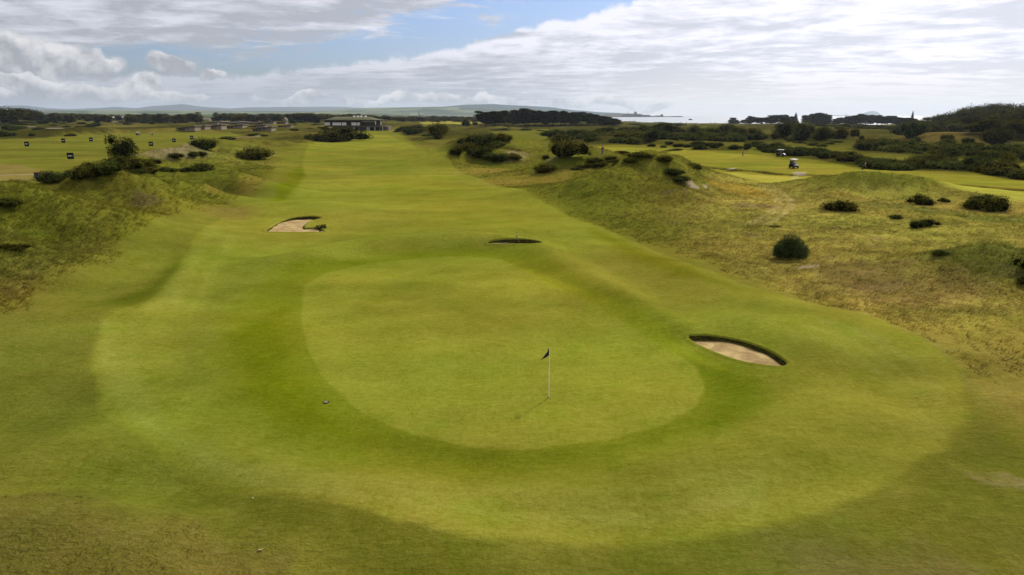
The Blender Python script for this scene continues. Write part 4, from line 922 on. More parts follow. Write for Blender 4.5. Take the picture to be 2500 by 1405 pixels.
# ------------------------------------------------------------------ trees
P1, P2 = alb(24,26,9), alb(86,84,26)
def pine_crown(seed, flat_=False, low=0.35):
    random.seed(seed); cl = []
    for i in range(15):
        z = random.uniform(low, 0.92); r = 0.30*(1-(max(0, z-0.55)/0.5)**2*0.7)
        a = random.uniform(0, 6.28); q = random.uniform(0.13, 0.2)
        cl.append(((math.cos(a)*r*random.uniform(.3, 1), math.sin(a)*r*random.uniform(.3, 1), z), (q*1.2, q*1.2, q*0.42)))
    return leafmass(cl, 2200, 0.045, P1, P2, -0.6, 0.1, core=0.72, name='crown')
PINE = [pine_crown(s, low=l) for s, l in ((31, .22), (32, .14), (33, .30), (34, .12), (35, .18))]
TRP = []
for s in range(3):
    random.seed(50+s); parts = [tube([(0,0,-.04),(random.uniform(-.02,.02),0,.35),(random.uniform(-.03,.03),.02,.85)], [.022,.016,.006])]
    for i in range(5):
        z = random.uniform(.35, .7); a = random.uniform(0, 6.28); parts.append(tube([(0,0,z),(math.cos(a)*.22, math.sin(a)*.22, z+.1)], [.009,.004], 5))
    TRP.append(pymesh('trunk', join(parts), M_BARK, True))
def broad_crown(seed):
    random.seed(seed); cl = [((0,0,.55),(.36,.36,.36))]
    for i in range(11):
        a = random.uniform(0, 6.28); r = random.uniform(.15, .36); cl.append(((math.cos(a)*r, math.sin(a)*r, random.uniform(.25, .8)), (.2,.2,.17)))
    return leafmass(cl, 2400, 0.045, alb(32,34,10), alb(104,102,28), -0.6, 0.1, name='crown')
BROAD = [broad_crown(s) for s in (41, 42, 43)]
def pine(px, py, hpx, wpx, label, group, name='pine_tree', d=None, crowns=None):
    x, y, z = gp(px, py) if d is None else (at(px, py, d)[0], d, H1(at(px, py, d)[0], d))
    k = math.hypot(x, y)/F
    return tree(name, label, 'tree', x, y, z, hpx*k, wpx*k*1.7, random.choice(crowns or PINE), random.choice(TRP), group)
random.seed(60)
# central pine wood: profile of tops from left to right; foot at y about 305-308
prof = [(1172,271),(1185,275),(1200,272),(1212,274),(1222,272),(1235,270),(1250,269),(1262,272),(1278,266),(1290,268),(1305,269),(1320,271),(1335,273),(1350,272),(1365,271),(1380,274),(1395,276),(1408,274),(1420,273),(1435,276),(1450,280),(1465,283),(1480,285),(1495,289),(1505,293)]
lt = pine(1172, 309, 38, 22, 'slim pine standing apart at the left end of the central pine wood', None)
for i, (px, ty) in enumerate(prof[1:]):
    for k in range(3):
        by = 308-k*1.6+random.uniform(-.6, .6); qx = px+random.uniform(-5, 5)
        pine(qx, by, (by-ty)*random.uniform(.93, 1.0), random.uniform(17, 24), 'dark pine in the dense wood right of centre on the skyline', 'dark pines of the central wood')
bush(1138, 308, 22, 'dark conical shrub left of the central pine wood', 'willow_shrub', 'shrub', None, WILLOW, 1.2); bush(1160, 307, 14, 'smaller dark shrub at the foot of the slim pine', 'willow_shrub', 'shrub', None, WILLOW, 1.0)
# shore pines on the right
prof = [(1788,291,11),(1800,296,8),(1815,295,8),(1828,290,10),(1836,287,12),(1846,290,10),(1858,291,12),(1870,290,12),(1884,286,14),(1896,285,14),(1908,284,14),(1918,285,12),(1930,288,12),(1968,284,14),(1980,282,14),(1992,281,16),(2003,280,18),(2013,283,14),(2024,284,12),(2040,293,10),(2052,290,12),(2064,288,12),(2076,287,14),(2090,285,14),(2104,282,16),(2116,284,14),(2128,285,14),(2140,285,14),(2152,288,14),(2165,286,14),(2178,287,12),(2192,289,14),(2206,290,14),(2218,290,14),(2232,293,12),(2246,296,10)]
for px, ty, w_ in prof:
    for k in range(3): pine(px+random.uniform(-4, 4), 304+random.uniform(-.6, .6)+ (2 if px > 1950 else 0), (304-ty)*random.uniform(.9, 1.02)+2, w_*1.1, 'dark shore pine in the broken line against the sea on the right', 'shore pines against the sea')
count_labels([(o, o.location.x, o.location.y) for o in C.objects if o.get('group') == 'shore pines against the sea'], 'pine', 'shore pines against the sea', 17)
count_labels([(o, o.location.x, o.location.y) for o in C.objects if o.get('group') == 'dark pines of the central wood'], 'pine', 'central wood', 20)
# spruce tips
def spruce():
    cl = [((0, 0, z), (0.30*(1-z)+.03, 0.30*(1-z)+.03, .07)) for z in np.linspace(.12, .96, 10)]
    return leafmass(cl, 1600, .045, P1, P2, -.6, 0, core=.6, name='crown')
SPR = [spruce()]
pine(1941, 304, 24, 14, 'pointed spruce in the gap of the shore pines', None, 'spruce_tree', crowns=SPR); pine(2225, 305, 27, 9, 'pointed spruce near the right end of the shore pines', None, 'spruce_tree', crowns=SPR)
# right-hand wood: a rising mass of crowns
top = lambda px: np.interp(px, [2248,2290,2320,2345,2370,2420,2460,2500,2700], [300,288,280,274,268,264,266,266,262])
for row, (dy, nn) in enumerate(((0, 17), (9, 16), (18, 13))):
    for i in range(nn):
        px = np.interp(i+random.uniform(-.3, .3), [0, nn-1], [2262+row*22, 2640]); by = 313+row*4
        ty = top(px)+dy; pine(px, by, by-ty, random.uniform(30, 42), 'dense dark tree in the rising wood at the right edge', 'trees of the right-hand wood', 'broadleaf_tree', crowns=BROAD)
for (px, by, h_, w_) in [(2440,330,32,60),(2490,334,34,60),(2400,328,24,46)]: pine(px, by, h_, w_, 'big dark tree in front of the right-hand wood', 'big trees before the right-hand wood', 'broadleaf_tree', crowns=BROAD)
count_labels([(o, o.location.x, o.location.y) for o in C.objects if o.get('group') == 'trees of the right-hand wood'], 'tree', 'rising wood at the right edge', 17)
count_labels([(o, o.location.x, o.location.y) for o in C.objects if o.get('group') == 'big trees before the right-hand wood'], 'big tree', 'three standing before the right-hand wood', 17)
# left: a few trees of their own, and the long wood as one mass
for (px, by, h_, w_, lb) in [(60,300,28,30,'round dark tree in the group at the far left edge'),(78,298,26,26,'tree right of the roundest one in the far left group'),(40,302,30,34,'big spreading tree at the far left edge'),(10,304,34,44,'tree cut by the left edge of the picture'),(96,300,20,22,'smaller tree closing the far left group'),(316,288,17,13,'lone dark round tree between the two long sheds'),
     (745,292,24,60,'broad dark tree left of the clubhouse'),(540,289,19,26,'taller tree in the wood behind the lodges'),(632,288,15,14,'round tree behind the pink gabled house')]:
    pine(px, by, h_, w_, lb, None, 'broadleaf_tree', d=None if by > 296 else 900, crowns=BROAD)
def merged_wood(name, items, label, kind='stuff'):
    Vs, Fs, Cs, o = [], [], [], 0
    for (x, y, z, h_, w_, ms, tn) in items:
        V, Fc, c = mesh_arrays(ms); a = random.uniform(0, 6.28)
        Q = np.column_stack([(V[:,0]*math.cos(a)-V[:,1]*math.sin(a))*w_+x, (V[:,0]*math.sin(a)+V[:,1]*math.cos(a))*w_+y, V[:,2]*h_+z-h_*0.1])
        Vs.append(Q); Fs.append(Fc+o); o += len(V); Cs.append(c*tn*random.uniform(.65, 1.6)*np.array([random.uniform(.85, 1.2), 1, random.uniform(.8, 1.2)]))
    ob = link(name, npmesh(name, np.vstack(Vs), np.vstack(Fs), M_LEAF, False, np.vstack(Cs))); tag(ob, label, 'woodland', kind=kind)
random.seed(77); items = []
wt = lambda px: np.interp(px, [-300,0,60,100,140,200,260,300,340,420,480,540,580,640,700,760,820,880,930,960,1010,1110], [272,271,271,276,272,274,278,277,275,275,272,271,274,275,275,274,275,277,278,282,283,284])
for i in range(210):
    px = random.uniform(-260, 950); d = random.uniform(880, 1500); ty = wt(px)+random.uniform(-.2, 3)
    x, y, zt = at(px, ty, d); z = H1(x, y); h_ = max(5, zt-z); items.append((x, y, z, h_, random.uniform(14, 24), random.choice(BROAD+PINE[:1]), 0.9))
merged_wood('woodland', items, 'long dark wood along the skyline behind the lodges and clubhouse')
items = []
for i in range(90):
    px = random.uniform(930, 1165); d = random.uniform(1100, 1900); x, y, _ = at(px, 300, d); z = H1(x, y)
    items.append((x, y, z, random.uniform(5, 10), random.uniform(14, 26), random.choice(BROAD), 1.1))
merged_wood('woodland', items, 'low far scrub between the clubhouse and the pine wood')

# ------------------------------------------------------------------ tall links grass on the dunes: far too many to count
def tufts(n, seed, r0, r1, name, label, hgt, cond):
    g = np.random.default_rng(seed); az_ = g.uniform(R(-41), R(41), n); r = r0*(r1/r0)**g.random(n)
    x, y = r*np.sin(az_), r*np.cos(az_); h = height(x, y); col, tall = landcol(x, y, h)
    k = cond(x, y, h, tall, g); x, y, h, col, r = x[k], y[k], h[k], col[k], r[k]; m = len(x)
    nb_ = 5; X = np.repeat(x, nb_); Y = np.repeat(y, nb_); Z = np.repeat(h, nb_); rr = np.repeat(r, nb_); M = len(X)
    sz = np.repeat(hgt*(0.4+0.9*g.random(m)**1.5), nb_)*g.uniform(.6, 1.3, M)
    a = g.uniform(0, 6.28, M); sp = np.repeat(0.10+0.0012*r, nb_)
    bx, by = X+np.cos(a)*sp*g.random(M), Y+np.sin(a)*sp*g.random(M)
    lean = np.stack([0.9+0.5*np.cos(a), 0.15+0.5*np.sin(a)], 1)
    w_ = 0.010+rr*0.00038; pa = g.uniform(0, 6.28, M)
    B = np.stack([bx, by, Z-0.03], 1); side = np.stack([np.cos(pa)*w_, np.sin(pa)*w_, np.zeros(M)], 1)
    top_ = B+np.stack([lean[:,0]*sz, lean[:,1]*sz, sz*0.62], 1)
    V = np.stack([B-side, B+side, top_], 1).reshape(-1, 3)
    c = np.repeat(col, nb_, 0); f = g.choice([0.88, 1.05, 1.25, 1.5], M, p=[.22, .3, .3, .18])[:,None]; dr = (g.random(M) < .25)[:,None]
    c = np.clip(c*f*np.where(dr, np.array([1.25, 1.1, 1.5]), 1.0), 0, .8)
    ob = link(name, npmesh(name, V, np.arange(M*3).reshape(-1, 3), M_BLADE, False, np.repeat(c, 3, 0))); tag(ob, label, 'grass', kind='stuff')
dune = lambda x, y, h, tall, g: (tall > 0.5) & (g.random(len(x)) < tall**2*np.where(h > 0.7, 1.0, 0.45))
tufts(230000, 5, 30, 190, 'dune_grass', 'long wind-combed grass over the dunes and rough', 0.33, dune)
tufts(26000, 6, 13, 30, 'rough_grass', 'coarse uncut grass in the near corners', 0.07, lambda x, y, h, tall, g: tall > 0.45)

# ------------------------------------------------------------------ golf things
def quick(name, c, rough=0.5, **k): return mat(name, alb(*c)*1.3, rough, **k)
M_WHITE = mat('white_paint', (.80,.79,.76), .45, var=.05); M_BLACK = quick('black_plastic', (20,20,20), .85, var=.1, spec=.1); M_NAVY = quick('navy_cloth', (24,24,58), .8, var=.15)
M_YEL = mat('pale_yellow_fibreglass', (.78,.74,.48), .4, .04); M_STEEL = quick('galvanised_steel', (150,152,155), .4, var=.1, metal=.6)
M_WOOD = quick('weathered_timber', (150,132,104), .85, var=.25, bump=.3); M_RUB = quick('tyre_rubber', (24,24,24), .9, var=.1)
M_BLUE = quick('blue_panel', (18,26,66), .55, var=.12); M_RED = quick('rusty_rim', (132,72,48), .7, var=.3)
def part(name, VF, m, parent, smooth=False, loc=None):
    o = link(name, pymesh(name, VF, m, smooth), parent)
    if loc: o.location = loc
    return o
# the flag
fx, fy, fz = gp(1340, 971)
fl = empty('flagstick', (fx, fy, fz)); tag(fl, 'pale flagstick with a hanging navy flag standing in the hole on the green', 'flag')
part('pole', tube([(0,0,-.1),(0,0,1.0),(-.004,0,2.16)], [.019,.017,.013], 10), M_YEL, fl, True)
def flagmesh():
    V, Fc = [], []; nu, nv = 13, 11
    for j in range(nv):
        for i in range(nu):
            u, v_ = i/(nu-1), j/(nv-1)                 # u out from the pole, v down: the free corner droops
            xx = -u*0.31*(0.28+0.72*min(1, v_*1.05+0.02))-0.008; zz = 2.15-v_*0.34-u*(0.24-0.02*v_)
            yy = 0.05*math.sin(u*7+v_*2.2)*u+0.025*math.sin(v_*8)*u
            V.append((xx, yy, zz))
    for j in range(nv-1):
        for i in range(nu-1): a = j*nu+i; Fc.append((a, a+1, a+nu+1, a+nu))
    return V, Fc
F_ = flagmesh(); cloth = part('flag_cloth', F_, M_NAVY, fl, True); sm = cloth.modifiers.new('thick', 'SOLIDIFY'); sm.thickness = 0.004
# small pale emblem on the cloth
em = ([(F_[0][i][0], F_[0][i][1]-0.006, F_[0][i][2]) for i in (4*13+6, 4*13+7, 5*13+7, 6*13+7, 6*13+6, 5*13+6)], [(0, 1, 2, 5), (5, 2, 3, 4)])
part('emblem', em, quick('pale_print', (112,112,150), .8), cloth)
edge = [(F_[0][10*13+i][0], F_[0][10*13+i][1], F_[0][10*13+i][2]-0.004) for i in range(13)]
part('hem', tube(edge, [.006]*13, 5), quick('hem_thread', (150,146,150), .8), cloth, True)
bm = bmesh.new(); bmesh.ops.create_cone(bm, segments=28, radius1=.054, radius2=.054, depth=.12, cap_ends=False)
for f in bm.faces: f.normal_flip()
bmesh.ops.create_circle(bm, segments=28, radius=.054, cap_ends=True, matrix=Matrix.Translation((0, 0, .0)))
me = bpy.data.meshes.new('hole_cup'); bm.to_mesh(me); bm.free(); me.materials.append(quick('cup_shadow', (14,14,10), 1.0)); cup = link('hole_cup', me, None, (fx, fy, fz-.052)); cup.scale = (1.15, 1.15, 1); tag(cup, 'dark round hole cup at the foot of the flagstick', 'hole')
x, y, z = gp(796, 983); bm = bmesh.new(); bmesh.ops.create_cone(bm, segments=20, radius1=.10, radius2=.085, depth=.035, cap_ends=True); me = bpy.data.meshes.new('sprinkler_cover'); bm.to_mesh(me); bm.free(); me.materials.append(quick('cover_grey', (120,118,96), .6)); o = link('sprinkler_cover', me, None, (x, y, z+.012)); tag(o, 'small round sprinkler cover set in the turf left of the green', 'sprinkler')
ring = part('rim', tube([(math.cos(t)*.115, math.sin(t)*.115, -.005) for t in np.linspace(0, 6.283, 25)], [.014]*25, 5), M_BLACK, o)
# stray balls and a leaf
bm = bmesh.new(); bmesh.ops.create_icosphere(bm, subdivisions=3, radius=.0214); BALL = bpy.data.meshes.new('golf_ball'); bm.to_mesh(BALL); bm.free(); BALL.materials.append(quick('ball_white', (200,198,180), .5))
for (px, py, lb) in [(617,1219,'white golf ball in the dark grass below left of the green'),(2352,873,'white golf ball in the dry grass right of the right-hand bunker')]:
    x, y, z = gp(px, py); o = link('golf_ball', BALL, None, (x, y, z+.03)); tag(o, lb, 'golf ball')
x, y, z = gp(635, 1345); o = link('divot', pymesh('divot', join([box(0,0,0,.12,.06,.02,.7,.006), box(.05,.02,.015,.06,.04,.02,.6,.005)]), quick('dry_turf', (190,170,110), .9)), None, (x, y, z+.03)); tag(o, 'pale torn divot lying in the dark grass at the bottom left', 'divot')

# distance boards on the practice range
def board(px, py, wpx, label, rz):
    x, y, z = gp(px, py); w_ = wpx*math.hypot(x, y)/F
    r = empty('distance_board', (x, y, z), rz); tag(r, label, 'sign', 'black boards standing on the practice range')
    h_ = w_*0.95; t = math.tan(R(12))
    V, Fc = box(0, 0, 0, w_, .05, h_, 1, .012); V = [(a+(c/h_)*-0.12*w_, b+c*t, c+h_*.5+.18) for a, b, c in V]; p = part('panel', (V, Fc), M_BLACK, r)
    fr = []
    for s in (-1, 1): fr.append(tube([(s*w_*.46+.05*w_, -.03, 0), (s*w_*.46-.07*w_, h_*t, h_+.16)], [.03, .03], 6)); fr.append(tube([(s*w_*.46, .75*h_, 0), (s*w_*.46-.07*w_, h_*t, h_+.16)], [.025, .025], 6))
    part('frame', join(fr), M_STEEL, r)
    L = [];
    for k in range(4): L.append(box((-.27+k*.18)*w_, -.036, h_*.5+.18, w_*(.13 if k < 3 else .07), .012, h_*(.16 if k < 3 else .10)))
    part('lettering', join(L), M_WHITE, r); return r
for (px, py, w_, lb) in [(66,359,9.5,'black board at the far left of the range, nearest the left edge'),(155,350,8.5,'second black board from the left along the range'),(222.5,346.5,8,'third black board from the left, the smallest of the left three'),(173,390.5,13,'largest and nearest black board, alone low on the range'),
   (294,366.5,10,'black board rising behind the small tree on the left dune'),(369,358,9,'black board right of the small tree'),(425,348.5,8,'black board between the middle board and the farthest right one'),(468,341,7.5,'farthest right black board on the range')]:
    board(px, py, w_, lb, random.uniform(-.15, .15))
# blue container with red rim and white bag
x, y, z = at(104, 446, 122)[0], 122.0, H1(at(104, 446, 122)[0], 122.0); k = math.hypot(x, y)/F
r = empty('storage_container', (x, y, z), R(-6)); tag(r, 'blue box with a rusty red top rail at the near edge of the range', 'container')
part('body', box(0, 0, .5, 20*k, 1.3, 1.0, 1.03, .04), M_BLUE, r); part('rim', join([box(0, -.66, 1.04, 20.6*k, .07, .1), box(0, .66, 1.04, 20.6*k, .07, .1), box(-10.2*k, 0, 1.04, .07, 1.25, .1), box(10.2*k, 0, 1.04, .07, 1.25, .1)]), M_RED, r)
for i in range(5): part('rib', box((-8+i*4)*k, -.672, .5, .06, .05, .9), M_BLUE, r)
x2, y2, z2 = at(118, 446, 122)[0], 122.0, H1(at(118, 446, 122)[0], 122.0); V, Fc = ico((0,0,.3), (.55,.4,.35), .35, 3); o = link('sack', pymesh('sack', ([tuple(v) for v in V], [tuple(f) for f in Fc]), M_WHITE, True), None, (x2, y2-1.0, z2+.1)); tag(o, 'white sack beside the blue container', 'sack')
# rope line past the container
pts = [gp(a, b) for a, b in ((-40,436),(40,435),(96,433),(125,431.5),(165,430))]
rf = empty('rope_fence', pts[0]); tag(rf, 'low rope line with short stakes across the dry end of the range', 'fence')
o3 = Vector(pts[0]); rel = [(Vector(p)-o3) for p in pts]
part('rope', tube([tuple(v_+Vector((0, 0, .55))) for v_ in rel], [.035]*5, 6), M_YEL, rf)
for v_ in rel: part('stake', tube([tuple(v_+Vector((0,0,-.05))), tuple(v_+Vector((0,0,.62)))], [.03,.025], 6), M_WOOD, rf)
# rake in the bunker behind the green, and one lying by the left bunker
def rake(px, py, label, rz, tilt, L_=1.9):
    x, y, z = gp(px, py); r = empty('bunker_rake', (x, y, z+.05), rz); r.rotation_euler[0] = tilt; tag(r, label, 'rake')
    part('handle', tube([(0,0,0),(0,0,L_)], [.017,.015], 8), M_WOOD, r); part('head', join([box(0, 0, .0, .62, .05, .05, 1, .01)]+[box(-.28+.08*i, -.05, -.03, .018, .10, .018) for i in range(8)]), M_BLACK, r)
rake(1267, 594, 'pale rake leaning out of the bunker behind the green', R(20), R(-28), 0.75)
rake(783, 566, 'dark rake lying on the lip of the left fairway bunker', R(70), R(-80), 1.8)
x, y, z = gp(781, 560); V = leafmass([((0,0,.1),(.5,.25,.18)), ((.35,.1,.22),(.25,.2,.18))], 260, .10, alb(60,52,26), alb(150,140,88), -.5, .8, core=.5, name='foliage'); o = link('dead_tussock', V, None, (x, y, z)); tag(o, 'tangled dead tussock on the broken edge of the left fairway bunker', 'tussock')
x, y, z = gp(1261, 583); r = empty('marker_post', (x, y, z)); tag(r, 'short striped marker post on the far lip of the bunker behind the green', 'post'); part('post', tube([(0,0,-.05),(-.03,0,.55)], [.022,.02], 8), M_BLACK, r); part('band', tube([(-.018,0,.33),(-.024,0,.42)], [.025,.025], 8), M_WHITE, r)
# plank over the burn and turf crossing
x, y, z = gp(1787, 419); r = empty('plank_bridge', (x, y, z+.55), R(-38)); tag(r, 'narrow pale plank bridge over the burn', 'bridge')
for i in (-1, 1): part('plank', box(i*.22, 0, 0, .40, 4.6, .08, 1, .01), M_WOOD, r)

# posts along the shore and small stones
for i, px in enumerate((1538, 1550, 1599, 1611, 1663, 1676, 1735, 1747)):
    x, y, _ = at(px, 295, 1010); z = H1(x, y); r = empty('shore_post', (x, y, z)); tag(r, ['first','second','third','fourth','fifth','sixth','seventh','last'][i]+' slim post from the left in the paired row along the shore', 'post', 'paired posts along the shore')
    part('shaft', tube([(0,0,-.3),(0,0,4.6)], [.22,.18], 8), M_BLACK, r); part('cap', box(0, 0, 4.7, .6, .4, .25), M_BLACK, r)

# ---------- people
def skinned(name, J, E, m, parent, lvl=1):
    me = bpy.data.meshes.new(name); keys = list(J); me.from_pydata([J[k][0] for k in keys], [(keys.index(a), keys.index(b)) for a, b in E], [])
    o = bpy.data.objects.new(name, me); C.objects.link(o); sk = o.modifiers.new('s', 'SKIN'); sk.use_smooth_shade = True
    for i, k in enumerate(keys): me.skin_vertices[0].data[i].radius = (J[k][1], J[k][1]*J[k][2] if len(J[k]) > 2 else J[k][1]); me.skin_vertices[0].data[i].use_root = (i == 0)
    ss_ = o.modifiers.new('d', 'SUBSURF'); ss_.levels = lvl; ss_.render_levels = lvl
    dg = bpy.context.evaluated_depsgraph_get(); dg.update(); nm = bpy.data.meshes.new_from_object(o.evaluated_get(dg)); nm.name = name
    bpy.data.objects.remove(o); bpy.data.meshes.remove(me); nm.materials.clear(); nm.materials.append(m)
    return link(name, nm, parent)
M_SKIN = quick('skin', (205,158,130), .6, var=.04)
CL = {k: quick('cloth_'+k, c, .9, var=.15) for k, c in dict(black=(26,26,30), navy=(28,34,66), grey=(120,118,128), white=(222,220,216), khaki=(150,138,112), dark=(44,42,44)).items()}
def person(loc, rz, pose, top, legs, label, cap='dark', group='golfers on the links', scale=1.0):
    r = empty('person', loc, rz); r.scale = (scale,)*3; tag(r, label, 'person', group)
    bend = {'stand': 4, 'putt': 34, 'sit': 6, 'swing': 18, 'walk': 6}[pose]; ca, sa = math.cos(R(bend)), math.sin(R(bend))
    hipz = 0.94 if pose != 'sit' else 0.0
    def U(p):                                  # upper body leans forward (towards -y) about the hips
        x, y, z = p; z -= .94; return (x, y*ca-z*sa, y*sa+z*ca+hipz)
    J = {'pel': ((0,0,hipz), .135, .8), 'waist': (U((0,0,1.10)), .125, .8), 'chest': (U((0,-.01,1.32)), .155, .72), 'nb': (U((0,0,1.46)), .085), 'neck': (U((0,-.005,1.53)), .052), 'jaw': (U((0,-.02,1.585)), .068), 'head': (U((0,-.01,1.66)), .088), 'crown': (U((0,0,1.73)), .07), 'nose': (U((0,-.108,1.64)), .014)}
    E = [('pel','waist'),('waist','chest'),('chest','nb'),('nb','neck'),('neck','jaw'),('jaw','head'),('head','crown'),('head','nose')]
    for s, q in ((-1, 'l'), (1, 'r')):
        sh = U((s*.18, 0, 1.42))
        if pose in ('putt', 'swing'): el_, wr = (s*.17, sh[1]-.14, sh[2]-.26), (s*.035, sh[1]-.26, sh[2]-.50)
        elif pose == 'sit': el_, wr = (s*.24, sh[1]-.05, sh[2]-.27), (s*.16, sh[1]-.32, sh[2]-.28)
        elif pose == 'walk': el_, wr = (s*.24, sh[1]+s*.08, sh[2]-.27), (s*.25, sh[1]+s*.02-.10, sh[2]-.52)
        else: el_, wr = (s*.235, sh[1]+.03, sh[2]-.28), (s*.22, sh[1]-.05, sh[2]-.53)
        J['sh'+q] = (sh, .062); J['el'+q] = (el_, .043); J['wr'+q] = (wr, .028)
        dv = (Vector(wr)-Vector(el_)).normalized(); pm = Vector(wr)+dv*.06; J['pa'+q] = (tuple(pm), .034, .5)
        E += [('chest','sh'+q),('sh'+q,'el'+q),('el'+q,'wr'+q),('wr'+q,'pa'+q)]
        sd_ = dv.cross(Vector((0,1,0.2))).normalized(); cu_ = dv.cross(sd_).normalized()
        for f in range(4):
            o_ = sd_*(-.026+.0175*f); Lf = (.032,.036,.034,.027)[f]; a = pm+dv*.035+o_; b = a+dv*Lf*.8+cu_*.012; c_ = b+dv*Lf*.5+cu_*.02
            J[f'f{q}{f}a'] = (tuple(a), .0095); J[f'f{q}{f}b'] = (tuple(b), .0085); J[f'f{q}{f}c'] = (tuple(c_), .0075); E += [('pa'+q, f'f{q}{f}a'), (f'f{q}{f}a', f'f{q}{f}b'), (f'f{q}{f}b', f'f{q}{f}c')]
        ta = pm-dv*.02+sd_*.036*(-s); tb = ta+dv*.032+sd_*.014*(-s)+cu_*.012; J[f't{q}a'] = (tuple(ta), .011); J[f't{q}b'] = (tuple(tb), .009); E += [('pa'+q, f't{q}a'), (f't{q}a', f't{q}b')]
        if pose == 'sit': kn, an, to = (s*.12, -.42, hipz+.03), (s*.12, -.50, hipz-.36), (s*.13, -.68, hipz-.42)
        elif pose == 'walk': kn, an, to = (s*.10, -.10*s-.04, .50), (s*.10, -.20*s+.06, .09), (s*.11, -.20*s-.12, .035)
        else:
            w_ = .16 if pose != 'stand' else .12; kn, an, to = (s*(w_-.02), -.05, .50), (s*w_, .02, .09), (s*(w_+.02), -.15, .035)
        J['hp'+q] = ((s*.09, 0, hipz-.03), .095); J['kn'+q] = (kn, .06); J['an'+q] = (an, .042); J['to'+q] = (to, .036)
        E += [('pel','hp'+q),('hp'+q,'kn'+q),('kn'+q,'an'+q),('an'+q,'to'+q)]
    skinned('body', J, E, M_SKIN, r)
    g = lambda k, add: (J[k][0], J[k][1]+add, J[k][2] if len(J[k]) > 2 else 1)
    mid = lambda a, b, t, rr: (tuple(Vector(J[a][0]).lerp(Vector(J[b][0]), t)), rr)
    JS = {k: g(k, .016) for k in ('pel','waist','chest')}; JS['nb'] = (J['nb'][0], .078); ES = [('pel','waist'),('waist','chest'),('chest','nb')]
    for q in 'lr': JS['sh'+q] = g('sh'+q, .014); JS['e'+q] = mid('sh'+q, 'el'+q, .92, .058); ES += [('chest','sh'+q),('sh'+q,'e'+q)]
    skinned('shirt', JS, ES, CL[top], r)
    JT = {'pel': g('pel', .02)}; ET = []
    for q in 'lr': JT['hp'+q] = g('hp'+q, .014); JT['kn'+q] = g('kn'+q, .018); JT['an'+q] = (J['an'+q][0], .062); ET += [('pel','hp'+q),('hp'+q,'kn'+q),('kn'+q,'an'+q)]
    skinned('trousers', JT, ET, CL[legs], r)
    for q in 'lr':
        a, b = Vector(J['an'+q][0]), Vector(J['to'+q][0]); V, Fc = ico((0,0,0), (.048,.13,.045), .05); m_ = (a+b)/2; V = V+np.array([m_.x, m_.y-.01, min(a.z, b.z)+.012]); part('shoe', ([tuple(v) for v in V], [tuple(f) for f in Fc]), M_WHITE, r, True)
    hd = Vector(J['head'][0]); V, Fc = ico((0,0,0), (.098,.108,.085), .04); V = V[:]; V = V+np.array([hd.x, hd.y+.008, hd.z+.045]); cp = part('cap', ([tuple(v) for v in V], [tuple(f) for f in Fc]), CL[cap], r, True); part('peak', box(hd.x, hd.y-.13, hd.z+.04, .14, .10, .014, .8), CL[cap], cp)
    for s in (-1, 1): part('eye', ([tuple(v) for v in ico((hd.x+s*.033, hd.y-.083, hd.z+.005), (.012,.008,.009), 0)[0]], [tuple(f) for f in ico((0,0,0), (1,1,1), 0)[1]]), M_BLACK, r); part('ear', ([tuple(v) for v in ico((hd.x+s*.09, hd.y, hd.z-.005), (.012,.02,.032), 0)[0]], [tuple(f) for f in ico((0,0,0), (1,1,1), 0)[1]]), M_SKIN, r)
    return r, J
def club(loc, rz, p0, p1, label, scale=1.0):
    r = empty('golf_club', loc, rz); tag(r, label, 'golf club'); r.scale = (scale,)*3
    part('shaft', tube([p0, p1], [.009, .006], 6), M_STEEL, r); part('grip', tube([p0, tuple(Vector(p0).lerp(Vector(p1), .25))], [.014, .011], 6), M_BLACK, r); part('head', box(p1[0]+.03, p1[1], p1[2]+.012, .10, .04, .035, .9, .006), M_STEEL, r)
def golfer(px, py, rz, pose, top, legs, label, clubl=None, cap='dark'):
    x, y, z = gp(px, py); rt, J = person((x, y, z), rz, pose, top, legs, label, cap)
    if clubl:
        h = Vector(J['par'][0]) if pose not in ('putt', 'swing') else (Vector(J['par'][0])+Vector(J['pal'][0]))/2
        club((x, y, z), rz, tuple(h+Vector((0, .02, .08))), (h.x+(.02 if pose != 'stand' else .15), h.y-.22, .02), clubl)
golfer(1470.5, 380, R(160), 'walk', 'black', 'grey', 'golfer in black standing left of the first far bunker', None, 'black')
golfer(1813, 383.5, R(10), 'stand', 'grey', 'khaki', 'golfer in grey standing alone on the far right fairway', 'golf club held by the golfer in grey')
golfer(2106, 418, R(60), 'putt', 'navy', 'black', 'stooping golfer in dark clothes and a white cap beside the gorse clump', 'golf club held by the stooping golfer', 'white')
golfer(292, 332.5, R(100), 'swing', 'white', 'dark', 'golfer in white swinging on the far range tee', 'golf club of the golfer swinging on the range')
golfer(272, 332.5, R(80), 'stand', 'dark', 'dark', 'small dark golfer at the left of the far range tee')
golfer(367, 331, R(30), 'walk', 'white', 'dark', 'golfer in white walking on the far range tee')
golfer(242, 331.5, R(30), 'stand', 'grey', 'dark', 'leftmost golfer on the far range tee')

